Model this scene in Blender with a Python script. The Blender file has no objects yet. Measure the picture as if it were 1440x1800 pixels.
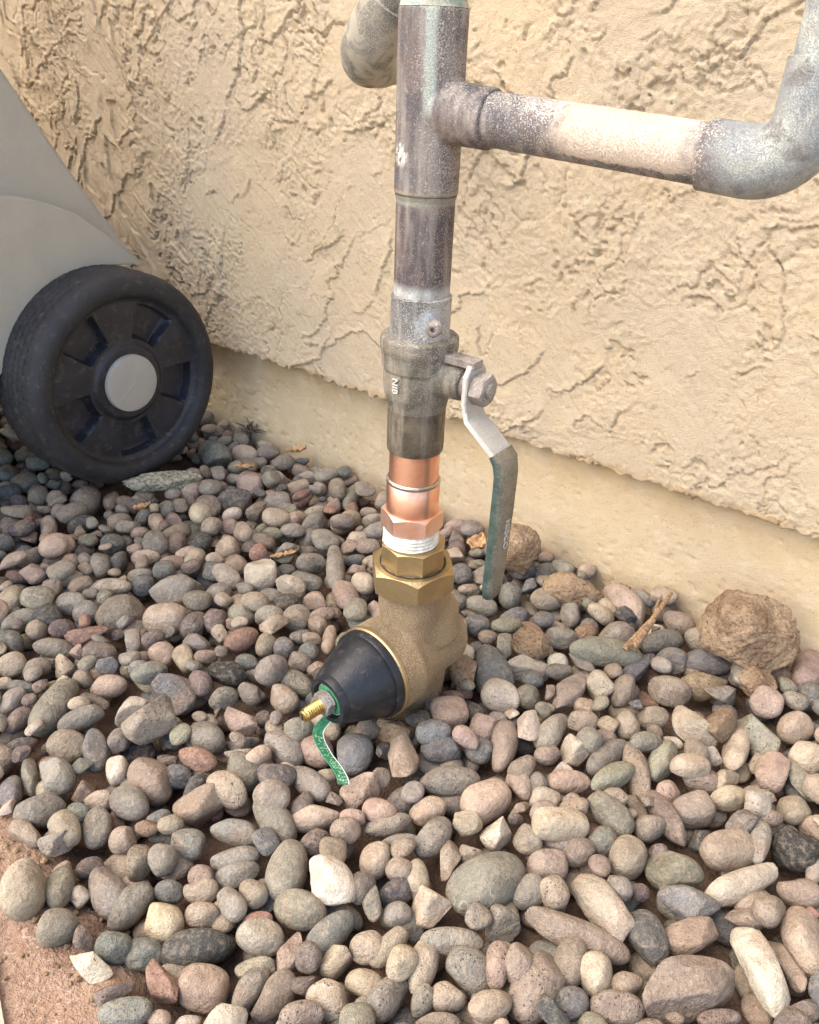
import bpy, bmesh, math, random
import numpy as np
from math import sin, cos, pi, radians, atan2, sqrt
from mathutils import Matrix, Vector, Quaternion

random.seed(7); RNG = np.random.default_rng(11)
scene = bpy.context.scene
COL = scene.collection

# ------------------------------------------------------------------ camera
FPX, PITCH, ROLL, CAMH = 1400.0, radians(30), radians(2.4), 0.367     # focal length in photo pixels (1440 x 1800)
CAM = np.array([0, 0, CAMH])
_f = np.array([0, cos(PITCH), -sin(PITCH)]); _u0 = np.array([0, sin(PITCH), cos(PITCH)]); _r0 = np.array([1.0, 0, 0])
RT = cos(ROLL) * _r0 + sin(ROLL) * _u0
UP = -sin(ROLL) * _r0 + cos(ROLL) * _u0
cd = bpy.data.cameras.new('camera'); cam = bpy.data.objects.new('camera', cd); COL.objects.link(cam)
m = Matrix.Identity(4)
for i in range(3):
    m[i][0], m[i][1], m[i][2], m[i][3] = RT[i], UP[i], -_f[i], CAM[i]
cam.matrix_world = m
cd.sensor_fit = 'HORIZONTAL'; cd.sensor_width = 36; cd.lens = FPX / 1440 * 36
cd.clip_start = 0.01; cd.clip_end = 300
scene.camera = cam

# ------------------------------------------------------------------ wall frame, light
W3 = np.array([.812, -.584, 0]); W3 /= np.linalg.norm(W3)        # along the wall (to the right)
N3 = np.array([W3[1], -W3[0], 0])                                # out of the wall
WP = np.array([.0924, .6128, 0])                                 # a point at the foot of the wall
Z3 = np.array([0, 0, 1.0])
SUN_AZ, SUN_EL, SUN_STR, SKY_STR, EXPO = 40.0, 50.0, 1.5, 0.15, 1.80
_h = N3 * cos(radians(SUN_AZ)) - W3 * sin(radians(SUN_AZ))
SUND = _h * cos(radians(SUN_EL)) + Z3 * sin(radians(SUN_EL))
world = bpy.data.worlds.new('World'); scene.world = world; world.use_nodes = True
wn = world.node_tree.nodes; wl = world.node_tree.links
bg = wn['Background']; sky = wn.new('ShaderNodeTexSky'); sky.sky_type = 'NISHITA'
sky.sun_disc = False; sky.sun_elevation = radians(SUN_EL); sky.sun_rotation = atan2(SUND[0], SUND[1])
sky.air_density = 1.0; sky.dust_density = 1.6; sky.ozone_density = 0.8
wl.new(sky.outputs[0], bg.inputs[0]); bg.inputs[1].default_value = SKY_STR
sd = bpy.data.lights.new('sun', 'SUN'); sun = bpy.data.objects.new('sun', sd); COL.objects.link(sun)
sd.energy = SUN_STR; sd.angle = radians(66); sd.color = (1, .87, .70)
sun.rotation_mode = 'QUATERNION'; sun.rotation_quaternion = Vector(SUND).to_track_quat('Z', 'Y'); sun.location = (-1, -1, 3)
vs = scene.view_settings
vs.view_transform = 'Standard'; vs.look = 'None'; vs.gamma = 1; vs.exposure = EXPO; vs.use_curve_mapping = False

# ------------------------------------------------------------------ pixel helpers (photo pixels -> rays)
def ray(x, y): return _f + RT * (x - 720) / FPX + UP * (900 - y) / FPX
def proj(P):
    v = np.asarray(P) - CAM; d = v @ _f
    return np.array([720 + FPX * (v @ RT) / d, 900 - FPX * (v @ UP) / d])
def on_z(x, y, z=0.0):
    d = ray(x, y); return CAM + d * (z - CAMH) / d[2]
def on_plane(x, y, P0, n):
    d = ray(x, y); return CAM + d * (((P0 - CAM) @ n) / (d @ n))

# ------------------------------------------------------------------ noise (numpy)
def vnoise(x, y, seed):
    r = np.random.default_rng(seed); T = r.random((256, 256)) * 2 - 1
    xi = np.floor(x).astype(int); yi = np.floor(y).astype(int); fx = x - xi; fy = y - yi
    fx = fx * fx * fx * (fx * (fx * 6 - 15) + 10); fy = fy * fy * fy * (fy * (fy * 6 - 15) + 10)
    a = T[xi & 255, yi & 255]; b = T[(xi + 1) & 255, yi & 255]; c = T[xi & 255, (yi + 1) & 255]; d = T[(xi + 1) & 255, (yi + 1) & 255]
    return (a * (1 - fx) + b * fx) * (1 - fy) + (c * (1 - fx) + d * fx) * fy
def fbm(x, y, o, seed, gain=.5):
    s = 0; a = 1; t = 0
    for k in range(o):
        ca, sa = cos(k * 1.1), sin(k * 1.1)
        s = s + a * vnoise((x * ca - y * sa) * 2.03 ** k + 17.3 * k, (x * sa + y * ca) * 2.03 ** k + 5.1 * k, seed + k); t += a; a *= gain
    return s / t * 1.5
def sstep(a, b, x):
    t = np.clip((x - a) / (b - a), 0, 1); return t * t * (3 - 2 * t)
def srgb(r, g, b, k=1.0):
    f = lambda c: ((c / 255 + .055) / 1.055) ** 2.4 if c > 10 else c / 255 / 12.92
    return (f(r) * k, f(g) * k, f(b) * k, 1)

# ------------------------------------------------------------------ material helper
class M:
    def __init__(s, name, rough=.8, metal=0.0, spec=.5):
        s.m = bpy.data.materials.new(name); s.m.use_nodes = True; s.t = s.m.node_tree; s.n = s.t.nodes; s.b = s.n['Principled BSDF']
        s.b.inputs['Roughness'].default_value = rough; s.b.inputs['Metallic'].default_value = metal
        s.b.inputs['Specular IOR Level'].default_value = spec
        s.geo = s.n.new('ShaderNodeNewGeometry'); s.pos = s.geo.outputs['Position']; s.nor = s.geo.outputs['Normal']
    def put(s, sock, v):
        if hasattr(v, 'is_output'): s.t.links.new(v, sock)
        elif isinstance(v, (tuple, list)) and len(v) == 3 and sock.type == 'RGBA': sock.default_value = (*v, 1)
        else: sock.default_value = v
    def math(s, op, a, b=0.0, clamp=False):
        n = s.n.new('ShaderNodeMath'); n.operation = op; n.use_clamp = clamp; s.put(n.inputs[0], a); s.put(n.inputs[1], b); return n.outputs[0]
    def vec(s, op, a, b=(0, 0, 0), out=0):
        n = s.n.new('ShaderNodeVectorMath'); n.operation = op; s.put(n.inputs[0], a)
        if op == 'SCALE': s.put(n.inputs['Scale'], b)
        else: s.put(n.inputs[1], b)
        return n.outputs['Value'] if op in ('DOT_PRODUCT', 'LENGTH', 'DISTANCE') else n.outputs[0]
    def dot(s, v, d): return s.vec('DOT_PRODUCT', v, tuple(float(q) for q in d))
    def noise(s, scale, detail=4, rough=.55, vec=None, dist=0.0):
        n = s.n.new('ShaderNodeTexNoise'); s.put(n.inputs['Vector'], vec or s.pos); n.inputs['Scale'].default_value = scale
        n.inputs['Detail'].default_value = detail; n.inputs['Roughness'].default_value = rough; n.inputs['Distortion'].default_value = dist
        return n.outputs[0]
    def voro(s, scale, vec=None, feat='F1', rnd=1.0, out=0):
        n = s.n.new('ShaderNodeTexVoronoi'); n.feature = feat; s.put(n.inputs['Vector'], vec or s.pos); n.inputs['Scale'].default_value = scale
        n.inputs['Randomness'].default_value = rnd; return n.outputs[out]
    def ramp(s, f, lo, hi, a=0.0, b=1.0):
        n = s.n.new('ShaderNodeMapRange'); n.interpolation_type = 'SMOOTHSTEP'; s.put(n.inputs[0], f)
        n.inputs[1].default_value = lo; n.inputs[2].default_value = hi; n.inputs[3].default_value = a; n.inputs[4].default_value = b; return n.outputs[0]
    def mix(s, f, a, b, mode='MIX'):
        n = s.n.new('ShaderNodeMix'); n.data_type = 'RGBA'; n.blend_type = mode; n.clamp_factor = True
        s.put(n.inputs[0], f); s.put(n.inputs[6], a); s.put(n.inputs[7], b); return n.outputs[2]
    def bump(s, h, dist, strength=1.0, nrm=None):
        n = s.n.new('ShaderNodeBump'); n.inputs['Distance'].default_value = dist; n.inputs['Strength'].default_value = strength
        s.put(n.inputs['Height'], h)
        if nrm: s.t.links.new(nrm, n.inputs['Normal'])
        return n.outputs[0]
    def done(s, col=None, rough=None, metal=None, nrm=None):
        if col is not None: s.put(s.b.inputs['Base Color'], col)
        if rough is not None: s.put(s.b.inputs['Roughness'], rough)
        if metal is not None: s.put(s.b.inputs['Metallic'], metal)
        if nrm is not None: s.put(s.b.inputs['Normal'], nrm)
        return s.m

MAT = {}
def stucco_mat(name, c1, c2, bumpd):
    s = M(name, .92, spec=.2)
    n1 = s.noise(9, 5); n2 = s.noise(70, 5, .6); n3 = s.noise(600, 3)
    col = s.mix(s.ramp(n1, .35, .68), c1, c2)
    col = s.mix(s.ramp(n2, .42, .75, 0, .55), col, srgb(232, 212, 178, .92))
    col = s.mix(s.ramp(n3, .26, .44, .45, 0), col, srgb(168, 140, 104, .85))
    zz = s.dot(s.pos, (0, 0, 1)); st = s.math('MULTIPLY', s.ramp(zz, .035, .094), s.ramp(zz, .094, .10, 1, 0))
    st = s.math('MULTIPLY', st, s.ramp(s.noise(26, 3), .35, .65, .15, .6))
    col = s.mix(st, col, srgb(206, 168, 116, .86))
    h = s.math('ADD', s.math('MULTIPLY', n3, .5), s.noise(1700, 2))
    return s.done(col, nrm=s.bump(h, bumpd))
MAT['stucco'] = stucco_mat('stucco', srgb(229, 204, 167, .88), srgb(223, 201, 170, .88), .0014)
MAT['found'] = stucco_mat('foundation_paint', srgb(227, 201, 160, .88), srgb(221, 197, 160, .88), .0007)

s = M('dirt', .97, spec=.1)
n1 = s.noise(25, 5); n2 = s.noise(420, 4, .65); n3 = s.noise(120, 4)
col = s.mix(s.ramp(n1, .35, .65), srgb(158, 128, 106), srgb(176, 148, 126))
col = s.mix(s.ramp(n2, .55, .72), col, srgb(204, 180, 158)); col = s.mix(s.ramp(n2, .30, .44, .8, 0), col, srgb(112, 86, 68))
col = s.mix(s.ramp(s.dot(s.pos, (0, 0, 1)), -.022, -.010, .75, 0), col, srgb(104, 84, 70))  # low-lying earth coloured darker, painting in the shade of the gaps between stones
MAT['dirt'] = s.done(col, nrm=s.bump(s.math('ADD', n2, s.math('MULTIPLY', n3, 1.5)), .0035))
s = M('clod_earth', .97, spec=.1)
n1 = s.noise(60, 5); n2 = s.noise(500, 4, .7); n3 = s.noise(150, 3)
col = s.mix(s.ramp(n1, .35, .65), srgb(146, 120, 94), srgb(180, 154, 124)); col = s.mix(s.ramp(n2, .32, .48, .85, 0), col, srgb(92, 68, 50)); col = s.mix(s.ramp(n2, .56, .70, 0, .5), col, srgb(206, 178, 148))
MAT['clod'] = s.done(col, nrm=s.bump(s.math('ADD', n2, s.math('MULTIPLY', n3, 1.5)), .003))
s = M('concrete', .9, spec=.2)
col = s.mix(s.ramp(s.noise(40, 5), .35, .65), srgb(172, 164, 146, .9), srgb(190, 178, 156, .9)); col = s.mix(s.ramp(s.noise(800, 3), .3, .45, .5, 0), col, srgb(110, 98, 84))
MAT['concrete'] = s.done(col, nrm=s.bump(s.noise(900, 4), .001))
s = M('mortar', .95, spec=.1); n2 = s.noise(300, 4, .7)
MAT['mortar'] = s.done(s.mix(s.ramp(n2, .35, .65), srgb(120, 114, 98), srgb(184, 176, 156)), nrm=s.bump(n2, .004))

def pebble_mat(name, attr):
    s = M(name, .78, spec=.32)
    if attr:
        a = s.n.new('ShaderNodeAttribute'); a.attribute_name = 'tint'; c0 = a.outputs['Color']; rnd = a.outputs['Alpha']
    else:
        a = s.n.new('ShaderNodeObjectInfo'); c0 = a.outputs['Color']; rnd = a.outputs['Random']
    off = s.n.new('ShaderNodeCombineXYZ'); s.put(off.inputs[0], s.math('MULTIPLY', rnd, 31.7)); s.put(off.inputs[1], s.math('MULTIPLY', rnd, 17.1)); s.put(off.inputs[2], s.math('MULTIPLY', rnd, 53.3))
    v = s.vec('ADD', s.pos, off.outputs[0])
    r2 = s.math('FRACT', s.math('MULTIPLY', rnd, 7.31)); r3 = s.math('FRACT', s.math('MULTIPLY', rnd, 13.7)); r4 = s.math('FRACT', s.math('MULTIPLY', rnd, 29.3))
    big = s.noise(70, 4, .6, v, .6); mid = s.noise(320, 4, .6, v); fine = s.noise(1500, 3, .7, v)
    col = s.mix(s.ramp(big, .30, .70, .55, 0), c0, s.mix(1.0, c0, srgb(150, 138, 132), 'MULTIPLY'))
    # a second tone flowing through some stones
    col = s.mix(s.math('MULTIPLY', s.ramp(s.noise(45, 3, .5, v, 1.2), .50, .60), s.ramp(r3, .65, .85, 0, .45)), col, srgb(158, 132, 110))
    # warm dust
    col = s.mix(s.ramp(mid, .42, .74, .03, .34), col, srgb(198, 178, 150))
    # grain
    col = s.mix(s.ramp(fine, .32, .50, .55, 0), col, s.mix(1.0, col, srgb(132, 124, 116), 'MULTIPLY'))
    col = s.mix(s.ramp(fine, .55, .72, 0, .26), col, srgb(222, 208, 190))
    # dark mineral specks on some stones
    sp = s.ramp(s.voro(520, v), .16, .30, 1, 0); sp = s.math('MULTIPLY', sp, s.ramp(s.noise(260, 2, .5, v), .48, .58)); sp = s.math('MULTIPLY', sp, s.ramp(r2, .45, .85, 0, .8))
    col = s.mix(sp, col, srgb(66, 60, 58))
    # pale veins on a few
    ve = s.ramp(s.math('ABSOLUTE', s.math('SUBTRACT', s.noise(38, 2, .4, v, .8), .5)), .0, .012, 1, 0)
    col = s.mix(s.math('MULTIPLY', ve, s.ramp(r4, .90, .95, 0, .40)), col, srgb(206, 194, 178))
    h = s.math('ADD', s.math('MULTIPLY', mid, 1.4), s.math('MULTIPLY', fine, .5)); h = s.math('SUBTRACT', h, s.math('MULTIPLY', sp, .5))
    return s.done(col, s.ramp(big, .3, .7, .66, .88), nrm=s.bump(h, .0017))
MAT['pebble'] = pebble_mat('pebble_stone', False); MAT['pebble_fill'] = pebble_mat('pebble_stone_fill', True)

def old_copper(name, dark, warm, pale, palef, extra=None, metal=.25):
    s = M(name, .62, metal, .4)
    n1 = s.noise(45, 5, .6, None, .6); n2 = s.noise(160, 5, .65); sp = s.noise(1500, 3, .75)
    col = s.mix(s.ramp(n1, .38, .66), dark, warm)
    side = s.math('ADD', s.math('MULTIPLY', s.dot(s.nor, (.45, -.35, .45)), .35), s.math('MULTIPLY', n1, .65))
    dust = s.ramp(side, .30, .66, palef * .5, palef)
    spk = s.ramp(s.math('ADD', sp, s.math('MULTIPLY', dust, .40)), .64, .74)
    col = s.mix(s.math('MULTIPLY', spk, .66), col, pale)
    stk = s.noise(150, 4, .6, s.vec('MULTIPLY', s.pos, (1, 1, .14)))
    col = s.mix(s.ramp(stk, .44, .70, 0, .30 + .35 * palef), col, s.mix(.35, pale, srgb(176, 156, 132)))
    col = s.mix(s.ramp(n2, .58, .76, 0, .45 * palef + .1), col, pale)
    rough = s.ramp(n2, .3, .7, .42, .72)
    met = s.ramp(spk, 0, 1, metal, 0)
    if extra: col = extra(s, col, n1, n2, sp)
    return s.done(col, rough, met, s.bump(s.math('ADD', s.math('MULTIPLY', spk, .6), n2), .0005))
DARKC, WARMC, PALEC = srgb(82, 77, 79), srgb(116, 98, 91), srgb(198, 192, 182, .95)
def band(s, z0, z1, soft):
    z = s.dot(s.pos, (0, 0, 1)); return s.math('MULTIPLY', s.ramp(z, z0 - soft, z0 + soft), s.ramp(z, z1 - soft, z1 + soft, 1, 0))
def ex_tee(s, col, n1, n2, sp):
    sa = s.math('ADD', s.dot(s.pos, W3), s.math('MULTIPLY', s.noise(60, 2), .004))
    s0 = float(RIS @ W3)
    # a pale flux run down the right side, mint at the top joint
    run = s.math('MULTIPLY', s.ramp(sa, s0 + .0075, s0 + .0095), s.ramp(sa, s0 + .0115, s0 + .0140, 1, 0)); run = s.math('MULTIPLY', run, s.ramp(s.dot(s.nor, N3), .1, .3))
    run = s.math('MULTIPLY', run, band(s, .345, .40, .006))
    col = s.mix(s.math('MULTIPLY', run, .9), col, srgb(190, 196, 182))
    col = s.mix(s.math('MULTIPLY', band(s, .308, .3105, .0008), .7), col, srgb(170, 160, 138))
    dr = s.math('MULTIPLY', s.ramp(s.vec('DISTANCE', s.pos, tuple(float(q) for q in TEE_DRIP)), .0020, .0065, 1, 0), s.ramp(s.noise(420, 2), .42, .5))
    return s.mix(dr, col, srgb(225, 220, 208))
def ex_top(s, col, n1, n2, sp):
    return s.mix(s.ramp(n2, .3, .6, .5, .95), col, s.mix(s.ramp(n1, .4, .6), srgb(150, 178, 162), srgb(208, 200, 172)))
def ex_pipe(s, col, n1, n2, sp):
    k = band(s, .2595, .2665, .0025); k = s.math('MULTIPLY', k, s.ramp(n2, .35, .6, .5, 1))
    col = s.mix(k, col, srgb(190, 190, 182))
    return s.mix(s.math('MULTIPLY', band(s, .3045, .3085, .001), .6), col, srgb(160, 158, 140))
def ex_branch(s, col, n1, n2, sp):
    sa = s.math('ADD', s.dot(s.pos, W3), s.math('MULTIPLY', s.math('SUBTRACT', s.noise(130, 4, .7), .5), .02)); s0 = float(RIS @ W3)
    k = s.math('MULTIPLY', s.ramp(sa, s0 + .050, s0 + .088), s.ramp(sa, s0 + .112, s0 + .140, 1, 0))
    up = s.ramp(s.math('ADD', s.dot(s.nor, tuple(N3 * .6 + Z3 * .8)), s.math('MULTIPLY', s.math('SUBTRACT', n2, .5), .6)), -.25, .0)
    k = s.math('MULTIPLY', k, up); k = s.ramp(s.math('ADD', k, s.math('MULTIPLY', s.math('SUBTRACT', sp, .5), 1.5)), .22, .78)
    col = s.mix(k, col, srgb(222, 201, 178, .90))
    g = s.ramp(sa, s0 + .128, s0 + .142)
    col = s.mix(s.math('MULTIPLY', g, s.ramp(n2, .3, .62, .55, .95)), col, s.mix(s.ramp(n1, .4, .62), srgb(150, 152, 150), srgb(182, 184, 172)))
    return s.mix(s.math('MULTIPLY', g, s.ramp(s.noise(90, 4), .56, .68, 0, .7)), col, srgb(118, 112, 106))
def ex_cup(s, col, n1, n2, sp):
    d = s.vec('DISTANCE', s.pos, tuple(float(q) for q in PLUGP))
    d = s.math('ADD', d, s.math('MULTIPLY', s.math('SUBTRACT', s.noise(180, 3), .5), .010))
    return s.mix(s.ramp(d, .007, .012, .9, 0), col, srgb(196, 202, 204))
def ex_back(s, col, n1, n2, sp):
    return s.mix(s.ramp(s.noise(75, 3, .6, None, .8), .42, .56, .1, .85), col, srgb(196, 184, 160, .92))

RIS = np.array([.00153, .40586, 0])       # riser axis on the ground
PLUGP = on_plane(756, 580, RIS + N3 * .0155, N3)
DRN = N3 * cos(radians(20)) - W3 * sin(radians(20)); TEE_DRIP = RIS + Z3 * .326 + DRN * .0154
MAT['tee'] = old_copper('tee_copper', DARKC, WARMC, PALEC, .55, ex_tee)
MAT['pipe'] = old_copper('pipe_copper', srgb(78, 68, 68), srgb(112, 92, 86), PALEC, .45, ex_pipe)
MAT['pipe_top'] = old_copper('pipe_copper_mint', srgb(120, 130, 118), srgb(150, 140, 118), PALEC, .6, ex_top, .05)
MAT['branch'] = old_copper('branch_copper', DARKC, WARMC, PALEC, .75, ex_branch, .1)
MAT['back'] = old_copper('back_copper', srgb(92, 90, 80), srgb(128, 118, 100), PALEC, .7, ex_back, .05)
MAT['bronze'] = old_copper('valve_bronze', srgb(92, 86, 74), srgb(134, 124, 106), srgb(196, 188, 172), .55, None, .3)
MAT['bronze_low'] = old_copper('valve_bronze_scorched', srgb(70, 62, 50), srgb(118, 106, 88), srgb(190, 182, 166), .22, None, .35)
MAT['cup'] = old_copper('valve_cup', srgb(100, 96, 92), srgb(136, 128, 116), srgb(200, 198, 190), .7, ex_cup, .2)
MAT['stem'] = old_copper('stem_metal', srgb(112, 100, 94), srgb(150, 136, 124), srgb(204, 196, 184), .6, None, .2)
MAT['steel'] = old_copper('lever_steel', srgb(190, 184, 172), srgb(206, 200, 188), srgb(224, 218, 208), .4, None, .15)

def metal(name, c1, c2, r0, r1, sc, bd, met=1.0, stretch=None):
    s = M(name, r0, met, .5)
    v = s.vec('MULTIPLY', s.pos, stretch) if stretch else s.pos
    n1 = s.noise(60, 4); n2 = s.noise(sc, 4, .6, v)
    return s.done(s.mix(s.ramp(n1, .35, .65), c1, c2), s.ramp(n1, .3, .7, r0, r1), nrm=s.bump(n2, bd))
s = M('new_copper', .3, 1.0)
n1 = s.noise(70, 5, .6); n2 = s.noise(900, 3, .6, s.vec('MULTIPLY', s.pos, (1, 1, .05)))
z = s.dot(s.pos, (0, 0, 1)); heat = s.ramp(s.math('ADD', z, s.math('MULTIPLY', s.noise(150, 3), .012)), .1765, .1855)
col = s.mix(s.ramp(n1, .35, .66), srgb(243, 194, 168), srgb(232, 170, 142)); col = s.mix(s.math('MULTIPLY', heat, .8), col, srgb(96, 62, 46))
MAT['copper'] = s.done(col, s.ramp(n1, .3, .7, .30, .46), nrm=s.bump(n2, .00012))
MAT['copper_flange'] = metal('copper_flange', srgb(244, 198, 176), srgb(248, 212, 194), .38, .5, 300, .0002)
MAT['solder'] = metal('solder', srgb(206, 198, 186), srgb(170, 160, 146), .3, .45, 300, .0006)
MAT['brass'] = metal('brass_machined', srgb(188, 168, 130), srgb(170, 148, 110), .38, .54, 900, .00025)
s = M('brass_cast', .55, .85)
n1 = s.noise(50, 4); n2 = s.voro(1900); n3 = s.noise(1900, 3)
MAT['brass_cast'] = s.done(s.mix(s.ramp(n3, .4, .65), s.mix(s.ramp(n1, .35, .65), srgb(146, 126, 98), srgb(164, 144, 116)), srgb(198, 178, 148)), s.ramp(n1, .3, .7, .42, .6), nrm=s.bump(s.math('ADD', n2, s.math('MULTIPLY', n3, .6)), .0010))
MAT['brass_screw'] = metal('brass_screw', srgb(214, 184, 118), srgb(190, 156, 92), .28, .4, 600, .0002)
s = M('thread_tape', .75, 0, .4); n1 = s.noise(260, 4)
MAT['tape'] = s.done(s.mix(s.ramp(n1, .35, .6), srgb(236, 232, 222), srgb(206, 198, 178)), nrm=s.bump(n1, .0008))
def plastic(name, c1, c2, rough, bd, dust=None, df=.4, sc=900, spec=.45):
    s = M(name, rough, 0, spec); n1 = s.noise(40, 5); n2 = s.noise(sc, 3); n3 = s.noise(130, 5, .7)
    col = s.mix(s.ramp(n1, .35, .65), c1, c2)
    if dust:
        col = s.mix(s.ramp(n3, .52, .78, 0, df), col, dust); col = s.mix(s.ramp(s.noise(700, 3, .6), .66, .74, 0, df), col, dust)
    return s.done(col, s.ramp(n3, .3, .7, rough - .06, rough + .12), nrm=s.bump(n2, bd))
MAT['bell'] = plastic('bell_black_plastic', srgb(24, 25, 28), srgb(30, 31, 35), .40, .0002, srgb(120, 112, 104), .35)
MAT['rim'] = plastic('wheel_rim_plastic', srgb(30, 32, 38), srgb(40, 43, 52), .36, .0003, srgb(118, 110, 104), .4)
MAT['tyre'] = plastic('tyre_rubber', srgb(33, 33, 36), srgb(42, 42, 45), .6, .0006, srgb(128, 118, 106), .35)
MAT['bin'] = plastic('bin_plastic', srgb(168, 163, 150), srgb(174, 168, 154), .62, .0004, srgb(176, 168, 152), .35, 1500, .35)
MAT['cap'] = plastic('hub_cap_plastic', srgb(158, 154, 146), srgb(164, 160, 151), .55, .0002, srgb(150, 140, 124), .2)
s = M('green_vinyl', .6, 0, .4); n1 = s.noise(90, 5, .65); n2 = s.noise(700, 4, .7)
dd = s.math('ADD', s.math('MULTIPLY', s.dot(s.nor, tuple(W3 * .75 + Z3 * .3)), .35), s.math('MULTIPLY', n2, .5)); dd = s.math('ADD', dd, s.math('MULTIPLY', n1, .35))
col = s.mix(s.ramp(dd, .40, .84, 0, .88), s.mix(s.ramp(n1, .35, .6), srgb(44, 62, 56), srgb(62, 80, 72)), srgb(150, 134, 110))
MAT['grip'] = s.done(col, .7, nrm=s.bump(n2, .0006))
s = M('tag_green', .5, 0, .4); n1 = s.noise(500, 3)
MAT['tag'] = s.done(s.mix(s.ramp(n1, .4, .65), srgb(48, 120, 80), srgb(88, 146, 108)), nrm=s.bump(n1, .0003))
s = M('tag_print', .5); MAT['tag_print'] = s.done(srgb(176, 204, 176))
s = M('tag_edge', .5); MAT['tag_edge'] = s.done(srgb(225, 232, 225))
s = M('dry_wood', .9); n1 = s.noise(600, 4, .6, s.vec('MULTIPLY', s.pos, (1, 1, .2)))
MAT['twig'] = s.done(s.mix(s.ramp(n1, .35, .65), srgb(112, 86, 60), srgb(172, 140, 104)), nrm=s.bump(n1, .0008))
s = M('dry_leaf', .8); n1 = s.noise(250, 4)
MAT['leaf'] = s.done(s.mix(s.ramp(n1, .35, .65), srgb(150, 112, 74), srgb(196, 160, 118)), nrm=s.bump(n1, .0008))
s = M('dead_weed', .9); MAT['weed'] = s.done(s.mix(s.ramp(s.noise(300), .4, .6), srgb(60, 52, 44), srgb(112, 96, 78)))

# ------------------------------------------------------------------ object helpers
def link(o):
    COL.objects.link(o); return o
def tag(o, label=None, cat=None, group=None, kind=None):
    if label: o['label'] = label
    if cat: o['category'] = cat
    if group: o['group'] = group
    if kind: o['kind'] = kind
    return o
ORIG = {}
def thing(name, loc, label, cat, group=None):
    o = link(bpy.data.objects.new(name, None)); o.location = tuple(float(v) for v in loc); o.empty_display_size = .02
    ORIG[o.name] = np.array(loc, float); return tag(o, label, cat, group)
def mesh(name, V, F, sharp=40, smooth=True):
    me = bpy.data.meshes.new(name); me.from_pydata([tuple(v) for v in V], [], F); me.update()
    if smooth:
        me.shade_smooth()
        if sharp is not None: me.set_sharp_from_angle(angle=radians(sharp))
    return me
def obj(name, VF, mat, parent=None, sharp=40, smooth=True, loc=None):
    """one mesh object from world coordinates; its origin is the thing's base (or loc)"""
    V, F = VF; V = np.asarray(V, float)
    org = ORIG[parent.name] if parent is not None else (np.asarray(loc, float) if loc is not None else np.zeros(3))
    o = link(bpy.data.objects.new(name, mesh(name, V - org, F, sharp, smooth)))
    o.data.materials.append(MAT[mat] if isinstance(mat, str) else mat)
    if parent is not None: o.parent = parent
    else: o.location = tuple(org)
    ORIG[o.name] = org
    return o
def join(*parts):
    V = []; F = []; k = 0
    for v, f in parts:
        v = np.asarray(v, float); V.append(v); F += [tuple(i + k for i in q) for q in f]; k += len(v)
    return np.concatenate(V), F
def frame(d):
    d = np.asarray(d, float); d = d / np.linalg.norm(d)
    a = np.array([0, 0, 1.0]) if abs(d[2]) < .9 else np.array([1.0, 0, 0])
    u = np.cross(a, d); u /= np.linalg.norm(u); return d, u, np.cross(d, u)
def lathe(org, d, prof, n=48, caps=True, sides=None, phase=0.0):
    """prof = [(t along d, radius)]; sides -> polygon cross-section"""
    d, u, v = frame(d); n = sides or n; org = np.asarray(org, float); V = []; F = []
    for t, r in prof:
        for k in range(n):
            a = 2 * pi * k / n + phase; V.append(org + d * t + (u * cos(a) + v * sin(a)) * r)
    L = len(prof)
    for i in range(L - 1):
        for k in range(n):
            a, b = i * n + k, i * n + (k + 1) % n; F.append((a, b, b + n, a + n))
    if caps:
        F.append(tuple(range(n - 1, -1, -1))); F.append(tuple((L - 1) * n + k for k in range(n)))
    return V, F
def vz(prof, n=48, **k): return lathe(RIS, Z3, prof, n, **k)
def tube(P, R, n=24, caps=True, flat=None):
    P = [np.asarray(p, float) for p in P]; R = R if hasattr(R, '__len__') else [R] * len(P); V = []; F = []; u = None
    for i, p in enumerate(P):
        t = P[min(i + 1, len(P) - 1)] - P[max(i - 1, 0)]; t /= np.linalg.norm(t)
        if u is None: _, u, v = frame(t)
        else:
            u = u - t * (u @ t); u /= np.linalg.norm(u); v = np.cross(t, u)
        for k in range(n):
            a = 2 * pi * k / n; V.append(p + (u * cos(a) + v * sin(a)) * R[i])
    for i in range(len(P) - 1):
        for k in range(n):
            a, b = i * n + k, i * n + (k + 1) % n; F.append((a, b, b + n, a + n))
    if caps: F.append(tuple(range(n - 1, -1, -1))); F.append(tuple((len(P) - 1) * n + k for k in range(n)))
    return V, F
def bend(A, C, B, r, n=10):
    """polyline A-C-B with the corner C rounded by radius r"""
    A, B, C = (np.asarray(q, float) for q in (A, B, C)); d1 = (A - C) / np.linalg.norm(A - C); d2 = (B - C) / np.linalg.norm(B - C)
    ang = math.acos(max(-1, min(1, d1 @ d2))); L = r / math.tan(ang / 2); bis = (d1 + d2) / np.linalg.norm(d1 + d2); O = C + bis * r / sin(ang / 2)
    a = C + d1 * L - O; b = C + d2 * L - O; th = pi - ang; out = []
    for i in range(n + 1):
        t = i / n; out.append(O + (a * sin((1 - t) * th) + b * sin(t * th)) / sin(th))
    return out
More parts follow.
